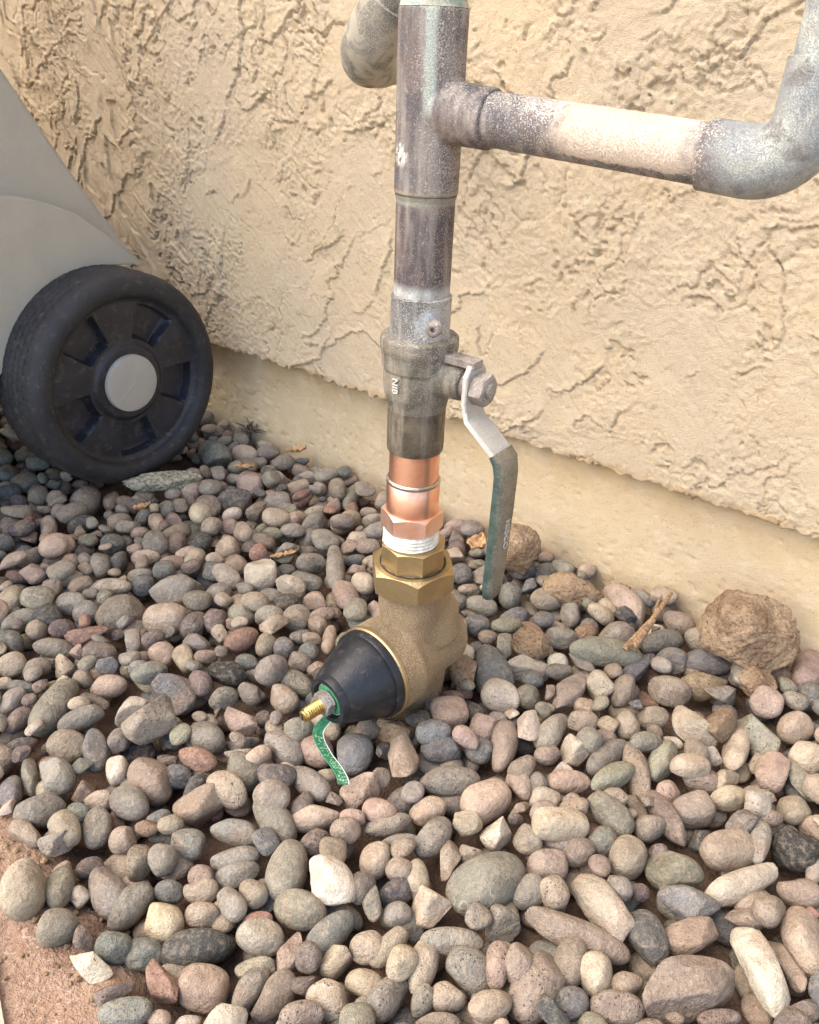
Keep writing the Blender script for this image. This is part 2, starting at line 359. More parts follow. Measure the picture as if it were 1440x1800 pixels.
def hexnut(org, d, af, h0, h1, ch=.0015, phase=0.0, sides=6, hole=0.0):
    """hexagonal nut with chamfered corners: circle-clipped polygon rings"""
    d, u, v = frame(d); org = np.asarray(org, float); n = sides * 8; R = af / 2 / cos(pi / sides); V = []; F = []
    def ring(t, kind, lim=0):
        for k in range(n):
            a = 2 * pi * k / n + phase; seg = (2 * pi / sides); aa = (a - phase) % seg - seg / 2
            r = af / 2 / cos(aa)
            if kind: r = min(r, lim)
            V.append(org + d * t + (u * cos(a) + v * sin(a)) * r)
    rr = af / 2 * 1.0
    rows = []
    # top chamfer: the flat face is a circle of radius ~af/2, corners fall away
    def cham(t, sign):
        for k in range(n):
            a = 2 * pi * k / n + phase; seg = 2 * pi / sides; aa = (a - phase) % seg - seg / 2; r = af / 2 / cos(aa)
            V.append(org + d * (t + sign * (r - af / 2 * .985) * .55) + (u * cos(a) + v * sin(a)) * r)
    ring(h0, 1, af / 2 * .985); cham(h0, 1); cham(h1, -1); ring(h1, 1, af / 2 * .985)
    for i in range(3):
        for k in range(n):
            a, b = i * n + k, i * n + (k + 1) % n; F.append((a, b, b + n, a + n))
    F.append(tuple(range(n - 1, -1, -1))); F.append(tuple(3 * n + k for k in range(n)))
    return V, F
def cast(o, voxel=.0011, it=6):
    r = o.modifiers.new('fuse', 'REMESH'); r.mode = 'VOXEL'; r.voxel_size = voxel; r.use_smooth_shade = True
    sm = o.modifiers.new('fillet', 'SMOOTH'); sm.iterations = it; sm.factor = .5
    return o
def text(body, name, size, ext, P, xdir, ydir, mat, parent):
    c = bpy.data.curves.new(name, 'FONT'); c.body = body; c.size = size; c.extrude = ext; c.align_x = 'CENTER'; c.align_y = 'CENTER'; c.resolution_u = 3
    c.space_character = 1.05; c.offset = size * .015
    tmp = link(bpy.data.objects.new('tmp', c)); dg = bpy.context.evaluated_depsgraph_get(); me = bpy.data.meshes.new_from_object(tmp.evaluated_get(dg)); bpy.data.objects.remove(tmp)
    me.name = name; me.materials.clear(); me.materials.append(MAT[mat]); o = link(bpy.data.objects.new(name, me)); x = Vector(xdir).normalized(); y = Vector(ydir).normalized(); z = x.cross(y)
    o.parent = parent; L = np.asarray(P) - ORIG[parent.name]
    o.matrix_local = Matrix(((x[0], y[0], z[0], L[0]), (x[1], y[1], z[1], L[1]), (x[2], y[2], z[2], L[2]), (0, 0, 0, 1)))
    return o
def grid_faces(nu, nv):
    i = np.arange(nu - 1)[:, None] * nv + np.arange(nv - 1)[None]; i = i.ravel()
    return np.stack([i, i + nv, i + nv + 1, i + 1], 1)
def np_mesh(name, V, Q, sharp=None):
    me = bpy.data.meshes.new(name); n = len(Q); k = Q.shape[1]
    me.vertices.add(len(V)); me.vertices.foreach_set('co', np.asarray(V, np.float32).ravel())
    me.loops.add(n * k); me.loops.foreach_set('vertex_index', Q.astype(np.int32).ravel())
    me.polygons.add(n); me.polygons.foreach_set('loop_start', np.arange(0, n * k, k, dtype=np.int32))
    me.update(calc_edges=True); me.validate(); me.shade_smooth()
    return me
def spaced(lo, hi, a, b, fine, coarse):
    """coordinates from lo to hi: fine between a and b, growing coarse outside"""
    mid = list(np.arange(a, b, fine)); L = []; x = a; st = fine
    while x > lo: st = min(st * 1.18, coarse); x -= st; L.append(x)
    Rr = []; x = mid[-1]; st = fine
    while x < hi: st = min(st * 1.18, coarse); x += st; Rr.append(x)
    return np.array(L[::-1] + mid + Rr)

# ------------------------------------------------------------------ ground: earth under the gravel, dirt rising at the path corner
CORN = on_z(95, 1720)[:2]                       # the bare dirt corner
def bare(x, y):
    """1 in the bare corner (lower left), 0 in the gravel bed"""
    P0 = on_z(0, 1470)[:2]; P1 = on_z(205, 1800)[:2]; t = (P1 - P0) / np.linalg.norm(P1 - P0); nn = np.array([t[1], -t[0]])
    d = -((x - P0[0]) * nn[0] + (y - P0[1]) * nn[1])
    return d                                     # signed distance, >0 = bare side
sgn = 1.0
_pt = on_z(20, 1780); sgn = 1.0 if bare(_pt[0], _pt[1]) > 0 else -1.0
def bare_d(x, y): return sgn * bare(x, y)
def ground_z(x, y):
    b = sstep(-.05, .015, bare_d(x, y) + .008 * fbm(x * 30, y * 30, 3, 91))
    z = -.030 * (1 - b) - .004 * b
    return z + .0028 * fbm(x * 25, y * 25, 4, 5) * (1 - .5 * b) + .0012 * fbm(x * 120, y * 120, 3, 6)
gx = spaced(-40, 40, -.42, .42, .0035, 4.0); gy = spaced(-40, 40, .08, .75, .0035, 4.0)
GX, GY = np.meshgrid(gx, gy, indexing='ij'); GZ = ground_z(GX, GY)
far = np.hypot(GX, GY - .5) > 1.3; GZ = np.where(far, -.012, GZ)
me = np_mesh('ground', np.stack([GX, GY, GZ], -1).reshape(-1, 3), grid_faces(len(gx), len(gy)))
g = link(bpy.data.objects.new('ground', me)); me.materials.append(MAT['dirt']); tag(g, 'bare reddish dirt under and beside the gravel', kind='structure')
# concrete path edge in the corner
pa, pb = on_z(-10, 1560)[:2], on_z(36, 1800)[:2]; tdir = (pb - pa) / np.linalg.norm(pb - pa); out = np.array([tdir[1], -tdir[0]])
if out[0] > 0: out = -out
bm = bmesh.new(); q = [pa - tdir * .5, pb + tdir * 1.2, pb + tdir * 1.2 + out * 1.1, pa - tdir * .5 + out * 1.1]
# the slab stops short of the bin
vb = [bm.verts.new((p[0], p[1], -.05)) for p in q]; vt = [bm.verts.new((p[0], p[1], -.001)) for p in q]
bm.faces.new(vt); bm.faces.new(vb[::-1])
for i in range(4): bm.faces.new((vb[i], vb[(i + 1) % 4], vt[(i + 1) % 4], vt[i]))
bmesh.ops.recalc_face_normals(bm, faces=bm.faces[:]); bmesh.ops.bevel(bm, geom=[e for e in bm.edges], offset=.006, segments=3, affect='EDGES')
me = bpy.data.meshes.new('concrete_path'); bm.to_mesh(me); bm.free(); me.materials.append(MAT['concrete'])
tag(link(bpy.data.objects.new('concrete_path', me)), 'pale concrete path edge beside the bare dirt', kind='structure')

# ------------------------------------------------------------------ house wall: stucco over a painted foundation
SCREED = .0905
wall = thing('house_wall', WP, 'tan trowelled stucco wall of the house above its painted foundation', 'wall')
def rotxy(s_, z_, a): return s_ * cos(a) + z_ * sin(a), -s_ * sin(a) + z_ * cos(a)
def stucco_h(S, Z):
    ws = S + .010 * fbm(S * 22, Z * 22, 3, 31); wz = Z + .010 * fbm(S * 22 + 9, Z * 22 + 4, 3, 37)
    ws2 = ws + .0026 * fbm(S * 170, Z * 170, 4, 41, .6); wz2 = wz + .0026 * fbm(S * 170 + 3, Z * 170, 4, 43, .6)
    h = 1.5 * fbm(S * 9, Z * 9, 3, 3)
    smooth = sstep(.05, .30, fbm(S * 12 + 3, Z * 12, 3, 71))              # flat trowelled patches
    left = sstep(-.34, -.47, S)
    for k, (ang, sc, st, amp, tr, cut) in enumerate([(radians(48), 11, 2.6, 1.5, 15, -.12), (radians(36), 19, 2.4, 1.1, 24, -.04), (radians(66), 34, 1.9, .8, 40, .08), (radians(20), 70, 1.5, .7, 80, .20), (radians(-35), 48, 1.6, .6, 50, .24)]):
        a, b = rotxy(ws2, wz2, ang)
        n = fbm(a * sc / st, b * sc, 3, 100 + 10 * k) * .95 - b * tr * .62
        f = n - np.floor(n); ga, gb = np.gradient(n, us, zs); gr = np.hypot(ga, gb) + 1e-3
        A = sstep(cut, cut + .32, fbm(S * 19 + 7 * k, Z * 19, 3, 150 + k)) * (1 if k < 2 else .35 + .65 * sstep(.1, -.1, smooth - .5))
        dist = f / gr                                                       # metres past the torn lip
        h = h + amp * A * f ** 4 - A * (amp * .5 + 1.1) * np.exp(-(dist / .00105) ** 2)
    rough = 1 - .82 * smooth
    worm = fbm(ws2 * 120, wz2 * 150, 3, 61, .6); fine = fbm(S * 480, Z * 480, 2, 67)
    lum = fbm(ws2 * 260, wz2 * 260, 2, 63)
    h = h + rough * (.48 * np.abs(worm) + .36 * lum + .36 * fine) + .10 * fine
    tr = fbm((S + Z) * 300, (S - Z) * 26, 3, 81)
    h = h + .22 * tr * (.25 + .75 * smooth) * (1 + .6 * left)
    # torn pits, mostly along the rough patches
    pn = fbm(ws2 * 140, wz2 * 170, 2, 88); pit = sstep(.58, .76, pn); h = h - 2.4 * pit * sstep(-.15, .25, fbm(S * 34, Z * 34, 2, 89)) * rough
    # long diagonal trowel ridges near the bin
    a, b = rotxy(ws, wz, radians(-55)); n = fbm(a * 9, b * 30, 4, 95) + b * 15; f = n - np.floor(n)
    h = h + left * (2.8 * f * f * (1 - sstep(.95, 1.0, f)) - 1.0 * np.exp(-((f - .99) / .02) ** 2))
    return h * .001
us = spaced(-2.2, 1.6, -.70, .30, .00115, .03); zs = spaced(SCREED + .0005, 1.9, SCREED + .001, .425, .00115, .03)
zs = zs[zs >= SCREED + .0009]
S_, Zg = np.meshgrid(us, zs, indexing='ij')
zb = .0030 * fbm(us * 55, us * 0 + 3, 4, 201, .65) + .0020 * fbm(us * 300, us * 0, 3, 205) + .0012 * np.abs(fbm(us * 130, us * 0 + 8, 2, 207))
wgt = 1 - sstep(SCREED, SCREED + .02, Zg); Zs = Zg + zb[:, None] * wgt
Hh = stucco_h(S_, Zs)
edge = np.exp(-(Zg - SCREED) / .003); Hh = Hh - .0006 * edge
front = .0135
rows = [(-.002, .0018), (.004, .0006)]                 # the underside turning back to the foundation
P = WP + S_[..., None] * W3 + (Hh + front)[..., None] * N3 + Zs[..., None] * Z3
und = []
for off, dz in rows:
    zz = SCREED + zb + dz; und.append(WP + us[:, None] * W3 + off * N3 + zz[:, None] * Z3)
P = np.concatenate([np.stack(und, 1), P], 1)
me = np_mesh('stucco', P.reshape(-1, 3) - WP, grid_faces(P.shape[0], P.shape[1])[:, ::-1]); me.materials.append(MAT['stucco'])
o = link(bpy.data.objects.new('stucco', me)); o.parent = wall
us2 = spaced(-2.2, 1.6, -.46, .32, .0018, .03); zs2 = np.concatenate([[-.12, -.06, -.045], np.arange(-.035, SCREED + .012, .0018)])
S2, Z2 = np.meshgrid(us2, zs2, indexing='ij')
h2 = 1.0 * fbm(S2 * 8, Z2 * 8, 2, 301) + .10 * fbm(S2 * 90, Z2 * 90, 4, 303)
for k, (sc, amp) in enumerate([(30, .8), (60, .5)]):
    n = fbm(S2 * sc + .4 * fbm(S2 * 90, Z2 * 90, 2, 5), Z2 * sc * 1.3, 3, 310 + k) * 2 + Z2 * 12; f = n - np.floor(n)
    A = sstep(.10, .5, fbm(S2 * 18 + 5 * k, Z2 * 18, 3, 320 + k)) * sstep(-.30, -.1, S2)
    h2 = h2 + A * amp * (.6 * f ** 4 * (1 - sstep(.97, 1, f)) - 1.3 * np.exp(-((f - .985) / .015) ** 2))
bub = sstep(.45, .7, fbm(S2 * 110, Z2 * 110, 2, 330)) * sstep(-.26, -.33, S2); h2 = h2 + .8 * bub
pit = sstep(.78, .9, fbm(S2 * 260, Z2 * 260, 2, 340)); h2 = h2 - 1.2 * pit
P2 = WP + S2[..., None] * W3 + (h2 * .001 + .0005)[..., None] * N3 + Z2[..., None] * Z3
me = np_mesh('foundation', P2.reshape(-1, 3) - WP, grid_faces(*S2.shape)[:, ::-1]); me.materials.append(MAT['found'])
o = link(bpy.data.objects.new('foundation', me)); o.parent = wall; o['label'] = 'smooth painted foundation band below the stucco edge'

# ------------------------------------------------------------------ plumbing: riser, tee, branch, ball valve, regulator
pl = thing('water_pipe', (RIS[0], RIS[1], -.03), 'weathered copper water riser with tee, lever ball valve and brass pressure regulator', 'water pipe')
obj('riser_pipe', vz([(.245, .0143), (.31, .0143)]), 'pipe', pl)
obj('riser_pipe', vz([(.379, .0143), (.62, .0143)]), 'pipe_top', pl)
B0 = RIS + Z3 * .3447; BD = W3 * 1.0 - Z3 * .056; BD /= np.linalg.norm(BD)
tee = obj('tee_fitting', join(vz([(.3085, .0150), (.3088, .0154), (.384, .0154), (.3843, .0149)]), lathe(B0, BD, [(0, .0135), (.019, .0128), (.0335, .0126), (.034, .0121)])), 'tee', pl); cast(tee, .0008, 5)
obj('joint_ring', vz([(.3065, .0144), (.3085, .0150)], caps=False), 'pipe', pl)
obj('joint_ring', vz([(.384, .0151), (.3865, .0144)], caps=False), 'pipe_top', pl)
obj('drip', join(lathe(TEE_DRIP - DRN * .001, DRN, [(0, .0016), (.0013, .0013), (.0018, .0005)], 10), lathe(TEE_DRIP + Z3 * .004 - DRN * .001, DRN, [(0, .0010), (.0012, .0008), (.0015, .0003)], 10)), 'tape', pl)
EC = B0 + BD * .1635                                           # elbow corner
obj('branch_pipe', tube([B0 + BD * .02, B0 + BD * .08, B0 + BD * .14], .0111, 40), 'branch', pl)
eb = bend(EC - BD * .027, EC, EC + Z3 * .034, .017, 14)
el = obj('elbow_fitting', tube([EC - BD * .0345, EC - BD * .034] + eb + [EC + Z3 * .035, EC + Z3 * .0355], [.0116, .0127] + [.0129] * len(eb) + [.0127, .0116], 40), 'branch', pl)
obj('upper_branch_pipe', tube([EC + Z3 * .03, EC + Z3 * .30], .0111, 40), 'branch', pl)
# ball valve
vb_ = join(vz([(.199, .0160), (.2035, .0166), (.208, .0180), (.2125, .0186), (.221, .0187), (.222, .0181), (.2228, .0195), (.231, .0200), (.2335, .0207), (.2385, .0207), (.2400, .0202), (.2405, .015)]))
sz_ = .2200; SB = RIS + Z3 * sz_
bs = lathe(SB, W3, [(.010, .0115), (.017, .0105), (.021, .0093), (.029, .0090), (.0300, .0084)])
valve = obj('ball_valve', join(vb_, bs), 'bronze', pl, 30); cast(valve, .0007, 3)
valve['label'] = 'grey bronze ball valve body with hanging lever'
obj('solder_cup', vz([(.1745, .0148), (.1748, .0156), (.1765, .0160), (.2005, .0160), (.203, .0162), (.2035, .015)]), 'bronze_low', valve, 50)
obj('solder_cup', vz([(.238, .0163), (.2395, .0163), (.2425, .0156), (.2585, .0155), (.2605, .0156), (.2612, .0147)]), 'cup', valve, 50)
dk, uk, vk = frame(N3 * .9 + W3 * .43)
obj('drain_plug', lathe(PLUGP - N3 * .004 , N3 * .93 + W3 * .36, [(0, .0042), (.0036, .0038), (.0044, .0026), (.0040, .0014), (.0022, .0011)], 24), 'stem', valve, 60)
obj('stem', lathe(SB, W3, [(.028, .0070), (.0335, .0068)], 30), 'stem', valve)
def slab(path, width, thick, wdir):
    """flat bar along a path; wdir = width direction; square edges"""
    V = []; F = []; path = [np.asarray(p, float) for p in path]; wdir = np.asarray(wdir, float); ws_ = width if hasattr(width, '__len__') else [width] * len(path)
    for i, p in enumerate(path):
        t = path[min(i + 1, len(path) - 1)] - path[max(i - 1, 0)]; t /= np.linalg.norm(t); nn = np.cross(t, wdir); nn /= np.linalg.norm(nn)
        h = ws_[i] / 2; c = min(.0006, thick * .3)
        for a, b in ((-h, -thick / 2 + c), (-h + c, -thick / 2), (h - c, -thick / 2), (h, -thick / 2 + c), (h, thick / 2 - c), (h - c, thick / 2), (-h + c, thick / 2), (-h, thick / 2 - c)): V.append(p + wdir * a + nn * b)
    n = len(path)
    for i in range(n - 1):
        for k in range(8): F.append((i * 8 + k, i * 8 + (k + 1) % 8, (i + 1) * 8 + (k + 1) % 8, (i + 1) * 8 + k))
    F.append(tuple(range(7, -1, -1))); F.append(tuple((n - 1) * 8 + k for k in range(8)))
    return V, F
def SZ(s_, z_, off=0.0): return RIS + W3 * s_ + Z3 * z_ + N3 * off
obj('stop_tab', slab([SZ(.014, .2325, .001), SZ(.030, .2325, .001), SZ(.0375, .2322, .001)], .0085, .0045, N3), 'stem', valve)
lv = [SZ(.0352, .2335), SZ(.0352, .227), SZ(.0352, .213), SZ(.0354, .208), SZ(.0372, .2035), SZ(.0555, .1885), SZ(.0580, .185), SZ(.0590, .178)]
lever = obj('lever', slab(lv, [.009, .0185, .0185, .0160, .0175, .0175, .0165, .015], .0030, N3), 'steel', valve, 30)
obj('lever_nut', hexnut(SB, W3, .0150, .0367, .0445, phase=.2), 'stem', valve, 30)
obj('stem_end', lathe(SB, W3, [(.044, .0042), (.0462, .0040), (.0464, .0030)], 24), 'stem', valve)
gp = [SZ(.0545, .1895), SZ(.0578, .1855), SZ(.0592, .178), SZ(.0592, .160), SZ(.0588, .130), SZ(.0582, .108), SZ(.0580, .1005), SZ(.0580, .0985)]
def oval(path, ra, rb, wdir, n=28):
    V = []; F = []; path = [np.asarray(p, float) for p in path]
    for i, p in enumerate(path):
        t = path[min(i + 1, len(path) - 1)] - path[max(i - 1, 0)]; t /= np.linalg.norm(t); nn = np.cross(t, wdir); nn /= np.linalg.norm(nn)
        for k in range(n):
            a = 2 * pi * k / n; ca, sa = cos(a), sin(a); e = .72
            V.append(p + wdir * ra[i] * math.copysign(abs(ca) ** e, ca) + nn * rb[i] * math.copysign(abs(sa) ** e, sa))
    L = len(path)
    for i in range(L - 1):
        for k in range(n): F.append((i * n + k, i * n + (k + 1) % n, (i + 1) * n + (k + 1) % n, (i + 1) * n + k))
    F.append(tuple(range(n - 1, -1, -1))); F.append(tuple((L - 1) * n + k for k in range(n)))
    return V, F
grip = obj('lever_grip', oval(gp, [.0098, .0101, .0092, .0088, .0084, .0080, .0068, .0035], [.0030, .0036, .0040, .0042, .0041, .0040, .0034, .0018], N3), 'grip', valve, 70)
grip['label'] = 'worn dark green vinyl lever grip'
text('NIBCO', 'raised_lettering', .0058, .0003, SZ(.0634, .1425), -Z3, N3 * -1, 'steel', valve)
a_ = radians(2); nd = N3 * cos(a_) - W3 * sin(a_); td = np.cross(Z3, nd)
text('NIB', 'raised_lettering', .0052, .0004, RIS + Z3 * .2165 + nd * .0193, -Z3, td, 'steel', valve)
# new copper pieces
obj('copper_pipe', vz([(.150, .0143), (.180, .0143)], 64), 'copper', pl)
obj('solder_ring', vz([(.1538, .0152), (.1545, .0157), (.1558, .0156), (.1566, .0145)], 48, caps=False), 'solder', pl)
ad = obj('copper_adapter', vz([(.1335, .0152), (.1345, .0154), (.154, .0154), (.1545, .0149)], 64), 'copper', pl, 50)
obj('hex_collar', hexnut(RIS, Z3, .0322, .1235, .1355, phase=.45), 'copper_flange', ad, 25)
prof = [(.110, .0165)]
for k in range(5): prof += [(.1125 + k * .0022, .0171 - k * .0001), (.1136 + k * .0022, .0163 - k * .0001)]
obj('taped_thread', vz(prof + [(.1236, .0158)], 48), 'tape', ad, 60)
# pressure regulator
PRV = RIS + W3 * .0022 + N3 * 0
az = radians(43); BDIR = np.array([-sin(az), -cos(az), 0]); ZB = .0305; BO = PRV + Z3 * ZB
def pz(prof, **k): return lathe(PRV, Z3, prof, **k)
def bx(prof, n=48, **k): return lathe(BO, BDIR, prof, n, **k)
body = join(pz([(-.005, .0165), (.020, .0195), (.060, .0195), (.066, .0205), (.086, .0205)]), bx([(-.034, .0135), (-.036, .020), (-.030, .0235), (-.010, .0240), (.008, .0265), (.0145, .0300), (.0310, .0300), (.0318, .028)]),
            pz([(-.045, .0150), (0, .0150)]), lathe(BO + Z3 * .012 - BDIR * .012, Z3, [(0, .0245), (.018, .0225), (.026, .017)]), lathe(BO - BDIR * .010 - Z3 * .03, Z3, [(-.012, .017), (.01, .0185)]))
prv = obj('pressure_regulator', body, 'brass_cast', pl); cast(prv, .0010, 7); prv['label'] = 'cast brass pressure regulator body'
obj('flange_edge', bx([(.0300, .0290), (.0302, .0304), (.0322, .0304), (.0330, .0294), (.0330, .027)], 48), 'brass', prv, 30)
obj('union_nut', hexnut(PRV, Z3, .0470, .0835, .0995, sides=6, phase=.13), 'brass', prv, 20)
obj('tailpiece', hexnut(PRV, Z3, .0366, .0965, .1140, sides=8, phase=.3), 'brass', prv, 25)
obj('nut_gap', pz([(.0992, .0203), (.0997, .0203), (.0997, .0190)], caps=False), 'rim', prv)
bell = obj('bell_housing', bx([(.0330, .0292), (.0372, .0291), (.0380, .0286), (.0382, .0270), (.0398, .0268), (.0420, .0262), (.0520, .0229), (.0610, .0189), (.0655, .0166), (.0658, .0158), (.0690, .0152), (.0700, .0146), (.0700, .0118), (.0665, .0112), (.0660, .002)], 64), 'bell', prv, 35)
obj('washer', bx([(.0655, .0106), (.0674, .0106), (.0674, .003)], 32), 'steel', prv, 30)
obj('lock_nut', hexnut(BO, BDIR, .0135, .0690, .0752, phase=.35), 'stem', prv, 25)
prof = [(.064, .0040)]
for k in range(8): prof += [(.0755 + k * .0015, .0043), (.0755 + k * .0015 + .00075, .0034)]
scr = obj('adjusting_screw', bx(prof + [(.0880, .0036), (.0887, .0027)], 24), 'brass_screw', prv, 60)
# screw slot, as a dark inset bar
sx, su, sv = frame(BDIR)
obj('screw_slot', slab([BO + BDIR * .0888 - Z3 * .0024, BO + BDIR * .0888 + Z3 * .0024], .0009, .0006, su), 'rim', prv)
# green tag strip: ring round the screw, then a ribbon curling down to the stones
def ribbon(C, width, wd, thick=.0005):
    V = []; F = []; C = [np.asarray(c, float) for c in C]; wd = np.asarray(wd, float)
    for i, p in enumerate(C):
        t = C[min(i + 1, len(C) - 1)] - C[max(i - 1, 0)]; t /= np.linalg.norm(t); w = wd - t * (wd @ t); w /= np.linalg.norm(w); nn = np.cross(t, w)
        wi = width[i] / 2 if hasattr(width, '__len__') else width / 2
        V += [p - w * wi - nn * thick / 2, p + w * wi - nn * thick / 2, p + w * wi + nn * thick / 2, p - w * wi + nn * thick / 2]
    for i in range(len(C) - 1):
        for k in range(4): F.append((i * 4 + k, i * 4 + (k + 1) % 4, i * 4 + 4 + (k + 1) % 4, i * 4 + 4 + k))
    F.append((3, 2, 1, 0)); e = (len(C) - 1) * 4; F.append((e, e + 1, e + 2, e + 3)); return V, F
def catmull(P, n):
    P = [np.asarray(p, float) for p in P]; Q = [2 * P[0] - P[1]] + P + [2 * P[-1] - P[-2]]; o = []
    for i in range(1, len(Q) - 2):
        for k in range(n):
            t = k / n; a, b, c_, d = Q[i - 1], Q[i], Q[i + 1], Q[i + 2]
            o.append(.5 * (2 * b + (c_ - a) * t + (2 * a - 5 * b + 4 * c_ - d) * t * t + (3 * b - a - 3 * c_ + d) * t ** 3))
    return o + [P[-1]]
TP = BO + BDIR * .0682
disc = lathe(BO, BDIR, [(.0676, .0098), (.0682, .0098), (.0682, .003)], 40)
# hangs down from the disc, in the vertical plane through pixels of the photograph
tagpts = [TP - Z3 * .0085, TP - Z3 * .0125 - BDIR * .0005]
for (px, py, z) in [(561, 1281, .0105), (561, 1300, .0085), (574, 1325, .0085), (590, 1347, .0095), (601, 1366, .0095), (604, 1379, .0085)]: tagpts.append(on_z(px, py, z))
tc = catmull(tagpts, 6); wd = np.array([.86, .30, -.40])
tg = obj('paper_tag', join(disc, ribbon(tc, .0068, wd)), 'tag', prv, 30); tg['label'] = 'curled green strip tag hanging from the adjusting screw'
edge_c = []
for i, p in enumerate(tc):
    t = tc[min(i + 1, len(tc) - 1)] - tc[max(i - 1, 0)]; t /= np.linalg.norm(t); w = wd - t * (wd @ t); w /= np.linalg.norm(w); edge_c.append((p, t, w, np.cross(t, w)))
obj('tag_edge', tube([p + w * .0034 for p, t, w, nn in edge_c], .00042, 6), 'tag_edge', tg)
pr = []; rr = random.Random(5)
for i in range(14, len(tc) - 2, 1):                              # worn printed characters across the strip
    p, t, w, nn = edge_c[i]
    up_ = nn if nn[2] > 0 else -nn
    for j in (-1, 0, 1):
        if rr.random() < .62: pr.append(slab([p + w * (j * .0018 - .0006) + up_ * .0004 + t * rr.uniform(-.0006, .0006), p + w * (j * .0018 + .0006) + up_ * .0004 + t * rr.uniform(-.0006, .0006)], .0006, .00016, t))
obj('tag_print', join(*pr), 'tag_print', tg, smooth=False)

# pipe elbow that comes out of the wall behind the tee
BE = CAM + ray(638, 100) * .47
bp_ = thing('wall_pipe', BE + (-N3) * .13, 'paint-spotted copper elbow coming out of the stucco behind the tee', 'water pipe')
L2 = W3 * .60 + Z3 * .80
L1 = on_plane(752, 112, WP, N3) - BE; L1 /= np.linalg.norm(L1)
cb = bend(BE + L1 * .026, BE, BE + L2 * .027, .017, 12)
obj('elbow_fitting', tube([BE + L1 * .0345, BE + L1 * .034] + cb + [BE + L2 * .035, BE + L2 * .0355], [.0150, .0162] + [.0164] * len(cb) + [.0162, .0146], 40), 'back', bp_)
obj('stub_pipe', tube([BE + L1 * .03, BE + L1 * .155], .0143, 32), 'back', bp_)
obj('rising_pipe', tube([BE + L2 * .03, BE + L2 * .28], .0143, 32), 'back', bp_)

# ------------------------------------------------------------------ wheeled bin
WC = CAM + ray(238, 676) * .72; RW = WC[2]
def BU(u, z, a): return np.array([WC[0], WC[1], 0]) + N3 * u + Z3 * z + W3 * a       # u out from the wall, a along the axle
bn = thing('wheeled_bin', BU(0, 0, -.3), 'grey plastic wheeled bin with black tyre standing against the stucco wall', 'bin')
def prism(poly, a0, a1):
    n = len(poly); V = [BU(u, z, a0) for u, z in poly] + [BU(u, z, a1) for u, z in poly]
    F = [tuple(range(n)), tuple(range(2 * n - 1, n - 1, -1))] + [(k, k + n, (k + 1) % n + n, (k + 1) % n) for k in range(n)]
    return V, F
def bevelled(name, VF, mat, parent, w, seg=3):
    bm = bmesh.new(); vv = [bm.verts.new(tuple(np.asarray(v) - ORIG[parent.name])) for v in VF[0]]
    for f in VF[1]: bm.faces.new([vv[i] for i in f])
    bmesh.ops.recalc_face_normals(bm, faces=bm.faces[:]); bmesh.ops.bevel(bm, geom=bm.edges[:], offset=w, segments=seg, affect='EDGES', clamp_overlap=True)
    me = bpy.data.meshes.new(name); bm.to_mesh(me); bm.free(); me.shade_smooth(); me.set_sharp_from_angle(angle=radians(35)); me.materials.append(MAT[mat])
    o = link(bpy.data.objects.new(name, me)); o.parent = parent; ORIG[o.name] = ORIG[parent.name]; return o
arch = [(-.062 + .0, .1845), (-.045, .1895), (-.02, .1925), (.006, .1905), (.030, .182), (.053, .168), (.070, .151), (.084, .132), (.0935, .118)]
main = [(-.073, .180), (-.0126, .2740), (.0304, .3490), (.085, .445), (.110, .50), (.125, .62), (.43, .62), (.38, .06), (.125, .06), (.100, .118)] + arch[::-1][1:-1]
bevelled('bin_body', prism(main, -.56, -.072), 'bin', bn, .004)
top = [(-.0560, .1880), (-.0272, .2150), (.0019, .2390), (.0351, .2530), (.0625, .2585), (.12, .262), (.19, .245), (.24, .20), (.24, .10), (.108, .10)]
fl = top + [(.0985, .118)] + arch[::-1][1:]
bevelled('wheel_arch', prism(fl, -.080, -.046), 'bin', bn, .0045)
bevelled('bin_lid', prism([(.105, .622), (.11, .65), (.26, .67), (.44, .65), (.445, .622)], -.58, -.05), 'bin', bn, .008)
wh = obj('wheel', lathe(WC - W3 * .06, W3, [(0, .073), (.004, .073), (.045, .0745), (.050, .0755), (.054, .0772)], 96, caps=False), 'rim', bn)
# tyre with tread blocks
rowsT = [(-.008, .0755), (-.003, .0775), (-.0008, .0805), (0, .0850), (-.0008, .0895), (-.004, .0940), (-.0085, .0966)]
aa = list(np.linspace(-.0105, -.052, 24)); NT = 360; prof = rowsT + [(a, .0975) for a in aa] + [(-.055, .0965), (-.060, .092), (-.062, .085), (-.062, .074)]
V = []; F = []
for i, (a, r) in enumerate(prof):
    for k in range(NT):
        th = 2 * pi * k / NT; rr_ = r
        if len(rowsT) <= i < len(rowsT) + len(aa):
            row = (i - len(rowsT)) // 4; ph = (k + (3 if row % 2 else 0)) % 6
            rr_ = r + (.0004 if ph not in (0,) and (i - len(rowsT)) % 4 != 0 else -.0005)
        V.append(WC + W3 * a + (N3 * cos(th) + Z3 * sin(th)) * rr_)
for i in range(len(prof) - 1):
    for k in range(NT): F.append((i * NT + k, i * NT + (k + 1) % NT, (i + 1) * NT + (k + 1) % NT, (i + 1) * NT + k))
obj('tyre', (V, F), 'tyre', wh, 40)
